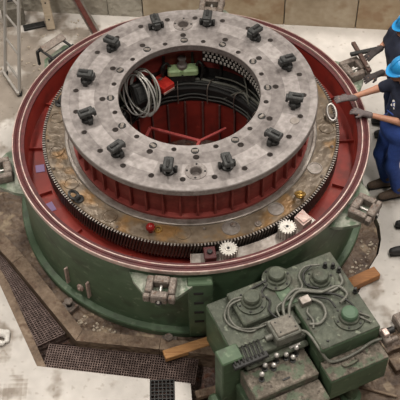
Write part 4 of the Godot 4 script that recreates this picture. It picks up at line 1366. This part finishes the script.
# ---------------------------------------------------------------- people
func hand_bones(w: Vector3, dir: Vector3, palm: Vector3, side: float, curl: float, s := 1.0) -> Array:
	# wrist, pointing direction, palm normal; side = +1 thumb on dir x palm
	dir = dir.normalized()
	var ac := dir.cross(palm).normalized() * side
	palm = palm.normalized()
	var bn := []
	var pe := w + dir * 0.095 * s
	for k in [-0.028, -0.01, 0.01, 0.028]:
		bn.append([w + ac * k * 0.6, pe + ac * k, 0.017 * s, 0.0145 * s])
	var ln := [0.075, 0.082, 0.078, 0.062]
	var kk := [0.032, 0.011, -0.011, -0.032]
	for i in 4:
		var a: Vector3 = pe + ac * kk[i]
		var spread: Vector3 = (dir + ac * kk[i] * 7.0).normalized()
		var m: Vector3 = a + (spread + palm * curl * 0.5).normalized() * ln[i] * 0.5 * s
		var e: Vector3 = m + (spread + palm * curl * 1.4).normalized() * ln[i] * 0.5 * s
		bn.append([a, m, 0.0100 * s, 0.0092 * s])
		bn.append([m, e, 0.0092 * s, 0.0080 * s])
	var ta := w + dir * 0.03 * s + ac * 0.026
	var tm := ta + (dir * 0.5 + ac * 0.8 + palm * 0.2).normalized() * 0.042 * s
	var te := tm + (dir * 0.9 + ac * 0.35 + palm * 0.3).normalized() * 0.034 * s
	bn.append([ta, tm, 0.014 * s, 0.0105 * s])
	bn.append([tm, te, 0.0105 * s, 0.0088 * s])
	return bn

# q: joints in world space: hip, chest, neck, head, face direction, shoulders, elbows, wrists, hand directions, knees, ankles, toes
func person(label: String, q: Dictionary) -> void:
	var base: Vector3 = q.base
	var t := thing("person", label, "person", base)
	var J := {}
	for k in q:
		if q[k] is Vector3 and not k in ["base", "face"]: J[k] = q[k] - base
	var face: Vector3 = q.face.normalized()
	var up := Vector3.UP
	var sd: Vector3 = (J.sl - J.sr).normalized()
	var hs: Vector3 = (J.hl - J.hr).normalized()
	var hip: Vector3 = (J.hl + J.hr) * 0.5
	var chest: Vector3 = (J.sl + J.sr) * 0.5 - up * 0.12
	var neck: Vector3 = (J.sl + J.sr) * 0.5 + up * 0.05
	var head: Vector3 = J.head
	# skin body
	var bn := [
		[hip, chest, 0.12, 0.12], [chest - sd * 0.09, chest + sd * 0.09, 0.11, 0.11], [J.sl, J.sr, 0.055, 0.055], [neck - up * 0.05, head - up * 0.02, 0.06, 0.055],
		[head + up * 0.03 - face * 0.015, head + up * 0.045 + face * 0.01, 0.093, 0.088], [head - up * 0.03 + face * 0.03, head - up * 0.075 + face * 0.055, 0.068, 0.042],
		[head + face * 0.098 + up * 0.0, head + face * 0.118 - up * 0.028, 0.010, 0.015],
		[head + sd * 0.088 - up * 0.005, head + sd * 0.092 + up * 0.03, 0.015, 0.018], [head - sd * 0.088 - up * 0.005, head - sd * 0.092 + up * 0.03, 0.015, 0.018],
		[head + face * 0.095 - up * 0.052, head + face * 0.098 - up * 0.055, 0.016, 0.016],
		[J.sl, J.el, 0.052, 0.042], [J.el, J.wl, 0.043, 0.028], [J.sr, J.er, 0.052, 0.042], [J.er, J.wr, 0.043, 0.028],
		[J.hl, J.kl, 0.085, 0.058], [J.kl, J.al, 0.058, 0.04], [J.hr, J.kr, 0.085, 0.058], [J.kr, J.ar, 0.058, 0.04],
		[J.al, J.al + (J.tl - J.al) * 0.5 - up * 0.03, 0.04, 0.035], [J.ar, J.ar + (J.tr - J.ar) * 0.5 - up * 0.03, 0.04, 0.035]]
	bn.append_array(hand_bones(J.wl, q.dl, q.pl, 1.0, 0.25, 0.92))
	bn.append_array(hand_bones(J.wr, q.dr, q.pr, -1.0, 0.25, 0.92))
	put(blob(bn, 0.0165, 0.02), "body", M.skin, t)
	var eyes := G.new()
	for s in [-1, 1]:
		var c: Vector3 = head + face * 0.094 + sd * 0.033 * s + up * 0.018
		eyes.lathe([Vector2(0, -0.012), Vector2(0.009, -0.008), Vector2(0.012, 0), Vector2(0.009, 0.008), Vector2(0, 0.012)], 10, 0, 360, c)
	put(eyes, "eyes", M.eye, t)
	# shirt
	var sh := [
		[hip + up * 0.02 - hs * 0.05, hip + up * 0.02 + hs * 0.05, 0.14, 0.14], [hip + up * 0.02, chest, 0.15, 0.145], [chest - sd * 0.10, chest + sd * 0.10, 0.128, 0.128],
		[J.sl, J.sr, 0.078, 0.078], [neck - up * 0.06, neck - up * 0.02, 0.075, 0.072],
		[J.sl, J.sl.lerp(J.el, 0.72), 0.076, 0.068], [J.sr, J.sr.lerp(J.er, 0.72), 0.076, 0.068]]
	put(blob(sh, 0.016, 0.05), "shirt", M.shirt, t)
	# trousers
	var tr := [
		[hip + up * 0.02 - hs * 0.05, hip + up * 0.02 + hs * 0.05, 0.15, 0.15], [hip + up * 0.02, hip.lerp(chest, 0.28), 0.160, 0.156],
		[J.hl + up * 0.02, J.hr + up * 0.02, 0.125, 0.125], [J.hl, J.kl, 0.108, 0.078], [J.kl, J.al + up * 0.02, 0.08, 0.066], [J.hr, J.kr, 0.108, 0.078], [J.kr, J.ar + up * 0.02, 0.08, 0.066],
		[J.kl + (J.kl - J.hl).normalized() * 0.05, J.kl + (J.al - J.kl) * 0.3, 0.082, 0.072]]
	put(blob(tr, 0.016, 0.03), "trousers", q.trousers, t)
	# boots
	for s in ["l", "r"]:
		var a: Vector3 = J["a" + s]
		var toe: Vector3 = J["t" + s]
		var d := (toe - a); d.y = 0; d = d.normalized()
		var gy: float = toe.y
		var heel := Vector3(a.x, gy, a.z) - d * 0.045
		put(blob([[a + up * 0.06, a, 0.062, 0.056], [a, Vector3(heel.x, gy + 0.02, heel.z), 0.054, 0.042], [heel + up * 0.02, toe + up * 0.012, 0.045, 0.042], [a - up * 0.01, toe - d * 0.05 + up * 0.02, 0.052, 0.042]], 0.012, 0.03), "boot", q.boot, t)
		var g := G.new()
		g.bar(heel - d * 0.035 - up * 0.025, toe + d * 0.03 - up * 0.025, 0.095, 0.022, 0.008)
		put(g, "sole", M.sole, t)
	# gloves
	if q.has("glove"):
		for s in [["l", 1.0], ["r", -1.0]]:
			var w: Vector3 = J["w" + s[0]]
			var dir: Vector3 = q["d" + s[0]]
			var hb := hand_bones(w, dir, q["p" + s[0]], s[1], 0.25, 1.0)
			for b in hb: b[2] += 0.003; b[3] += 0.003
			hb.append([w - dir.normalized() * 0.05, w, 0.038, 0.036])
			put(blob(hb, 0.005, 0.012), "glove", q.glove, t)
	# helmet with brim and ridge
	var g := G.new()
	var hb := Basis(sd, up, -face).orthonormalized()
	var zf := face - up * face.dot(up)
	zf = zf.normalized()
	hb = Basis(up.cross(zf), up, zf)
	var tilt := Basis(up.cross(zf), q.get("tilt", 0.15))
	g.t = Transform3D((tilt * hb).scaled_local(Vector3(1.0, 1.0, 1.16)), head + up * 0.055)
	var prof := [Vector2(0.128, -0.012), Vector2(0.130, 0.0), Vector2(0.118, 0.006)]
	for i in 10:
		var a := PI / 2 * i / 9.0
		prof.append(Vector2(0.116 * cos(a), 0.008 + 0.118 * sin(a)))
	g.lathe(prof, 32)
	g.lathe([Vector2(0.105, 0.0), Vector2(0.128, -0.012)], 32)
	var he := put(g, "helmet", M.helmet, t)
	var g2 := G.new()
	g2.t = g.t
	var vis := PackedVector2Array()
	for i in 13:
		var a := PI * (0.12 + 0.76 * i / 12.0)
		vis.append(Vector2(cos(a) * 0.128, sin(a) * 0.165))
	for i in 13:
		var a := PI * (0.88 - 0.76 * i / 12.0)
		vis.append(Vector2(cos(a) * 0.112, sin(a) * 0.112))
	g2.prism(vis, -0.012, -0.002)
	put(g2, "visor", M.helmet, he)
	var g3 := G.new()
	g3.t = g.t
	var rp := []
	for i in 11:
		var a := PI * (0.1 + 0.8 * i / 10.0)
		rp.append(Vector3(0, 0.008 + 0.120 * sin(a), 0.118 * cos(a)))
	g3.tube(rp, 0.010, 6)
	put(g3, "ridge", M.helmet, he)
	# chest emblem
	if q.has("emblem"):
		var em := G.new()
		var nrm: Vector3 = q.emblem_out.normalized()
		var ex := up.cross(nrm).normalized()
		em.t = Transform3D(Basis(ex, nrm, ex.cross(nrm)), J.emblem)
		var star := PackedVector2Array()
		for i in 32:
			var r := 0.045 + 0.014 * cos(i * TAU / 32 * 5.0)
			star.append(Vector2(cos(i * TAU / 32), sin(i * TAU / 32)) * r)
		em.prism(star, -0.004, 0.004)
		put(em, "emblem", M.white, t, "white printed rosette emblem")
		em = G.new()
		em.t = Transform3D(Basis(ex, nrm, ex.cross(nrm)), J.emblem)
		em.lathe([Vector2(0.034, 0.004), Vector2(0.034, 0.006), Vector2(0.022, 0.006), Vector2(0.022, 0.004)], 20)
		put(em, "emblem_ring", M.jeans, t)
		em = G.new()
		em.t = Transform3D(Basis(ex, nrm, ex.cross(nrm)), J.emblem)
		em.box(Vector3(-0.01, 0.004, 0.115), Vector3(0.10, 0.008, 0.016), 0.002)
		put(em, "print_line", M.jeans, t)

func people() -> void:
	person("worker in navy shirt with white emblem, bright jeans and grey gloves reaching over the rim", {
		"base": Vector3(2.36, 0, 0.08), "head": Vector3(2.345, 1.60, -0.26), "face": Vector3(-0.8, -0.35, 0.25),
		"sl": Vector3(2.50, 1.40, 0.06), "sr": Vector3(2.36, 1.40, -0.29),
		"hl": Vector3(2.38, 0.90, 0.06), "hr": Vector3(2.30, 0.90, -0.12),
		"el": Vector3(2.34, 1.13, 0.08), "wl": Vector3(1.97, 1.155, -0.045), "dl": Vector3(-1, -0.05, -0.55), "pl": Vector3(0, -1, 0),
		"er": Vector3(2.12, 1.29, -0.30), "wr": Vector3(1.815, 1.21, -0.25), "dr": Vector3(-1, -0.12, -0.05), "pr": Vector3(0, -1, 0),
		"kl": Vector3(2.32, 0.50, 0.14), "al": Vector3(2.42, 0.11, 0.22), "tl": Vector3(2.23, 0.045, 0.26),
		"kr": Vector3(2.21, 0.50, -0.03), "ar": Vector3(2.31, 0.11, 0.05), "tr": Vector3(2.13, 0.045, 0.08),
		"trousers": M.jeans, "boot": M.boot, "glove": M.glove, "emblem": Vector3(2.285, 1.27, -0.06), "emblem_out": Vector3(-0.75, 0.35, 0.55), "tilt": 0.25})
	person("worker in dark navy shirt and blue helmet behind, dark gloved hand on a block clamp", {
		"base": Vector3(2.50, 0, -0.88), "head": Vector3(2.53, 1.61, -0.98), "face": Vector3(-0.85, -0.45, 0.1),
		"sl": Vector3(2.47, 1.40, -0.75), "sr": Vector3(2.44, 1.40, -1.12),
		"hl": Vector3(2.54, 0.90, -0.80), "hr": Vector3(2.52, 0.90, -0.99),
		"el": Vector3(2.34, 1.15, -0.70), "wl": Vector3(2.19, 1.19, -0.64), "dl": Vector3(-1, -0.3, 0.2), "pl": Vector3(0, -1, 0),
		"er": Vector3(2.36, 1.20, -1.16), "wr": Vector3(2.24, 1.19, -1.04), "dr": Vector3(-0.8, -0.3, 0.4), "pr": Vector3(0, -1, 0),
		"kl": Vector3(2.48, 0.48, -0.78), "al": Vector3(2.52, 0.11, -0.76), "tl": Vector3(2.33, 0.045, -0.76),
		"kr": Vector3(2.48, 0.48, -0.99), "ar": Vector3(2.52, 0.11, -0.99), "tr": Vector3(2.33, 0.045, -1.0),
		"trousers": M.jeans2, "boot": M.shoe, "glove": M.darkglove, "tilt": 0.3})
	person("worker with black shoes standing apart on the pale floor by the pit edge", {
		"base": Vector3(2.74, 0, 0.88), "head": Vector3(2.80, 1.62, 0.90), "face": Vector3(-1, -0.3, 0.0),
		"sl": Vector3(2.80, 1.42, 1.09), "sr": Vector3(2.80, 1.42, 0.71),
		"hl": Vector3(2.76, 0.92, 0.99), "hr": Vector3(2.76, 0.92, 0.80),
		"el": Vector3(2.86, 1.14, 1.14), "wl": Vector3(2.80, 0.90, 1.13), "dl": Vector3(-0.2, -1, 0), "pl": Vector3(0, 0, -1),
		"er": Vector3(2.86, 1.14, 0.66), "wr": Vector3(2.80, 0.90, 0.67), "dr": Vector3(-0.2, -1, 0), "pr": Vector3(0, 0, 1),
		"kl": Vector3(2.60, 0.50, 1.03), "al": Vector3(2.45, 0.11, 1.06), "tl": Vector3(2.24, 0.045, 1.07),
		"kr": Vector3(2.64, 0.50, 0.75), "ar": Vector3(2.57, 0.11, 0.70), "tr": Vector3(2.37, 0.045, 0.68),
		"trousers": M.jeans2, "boot": M.shoe, "tilt": 0.2})
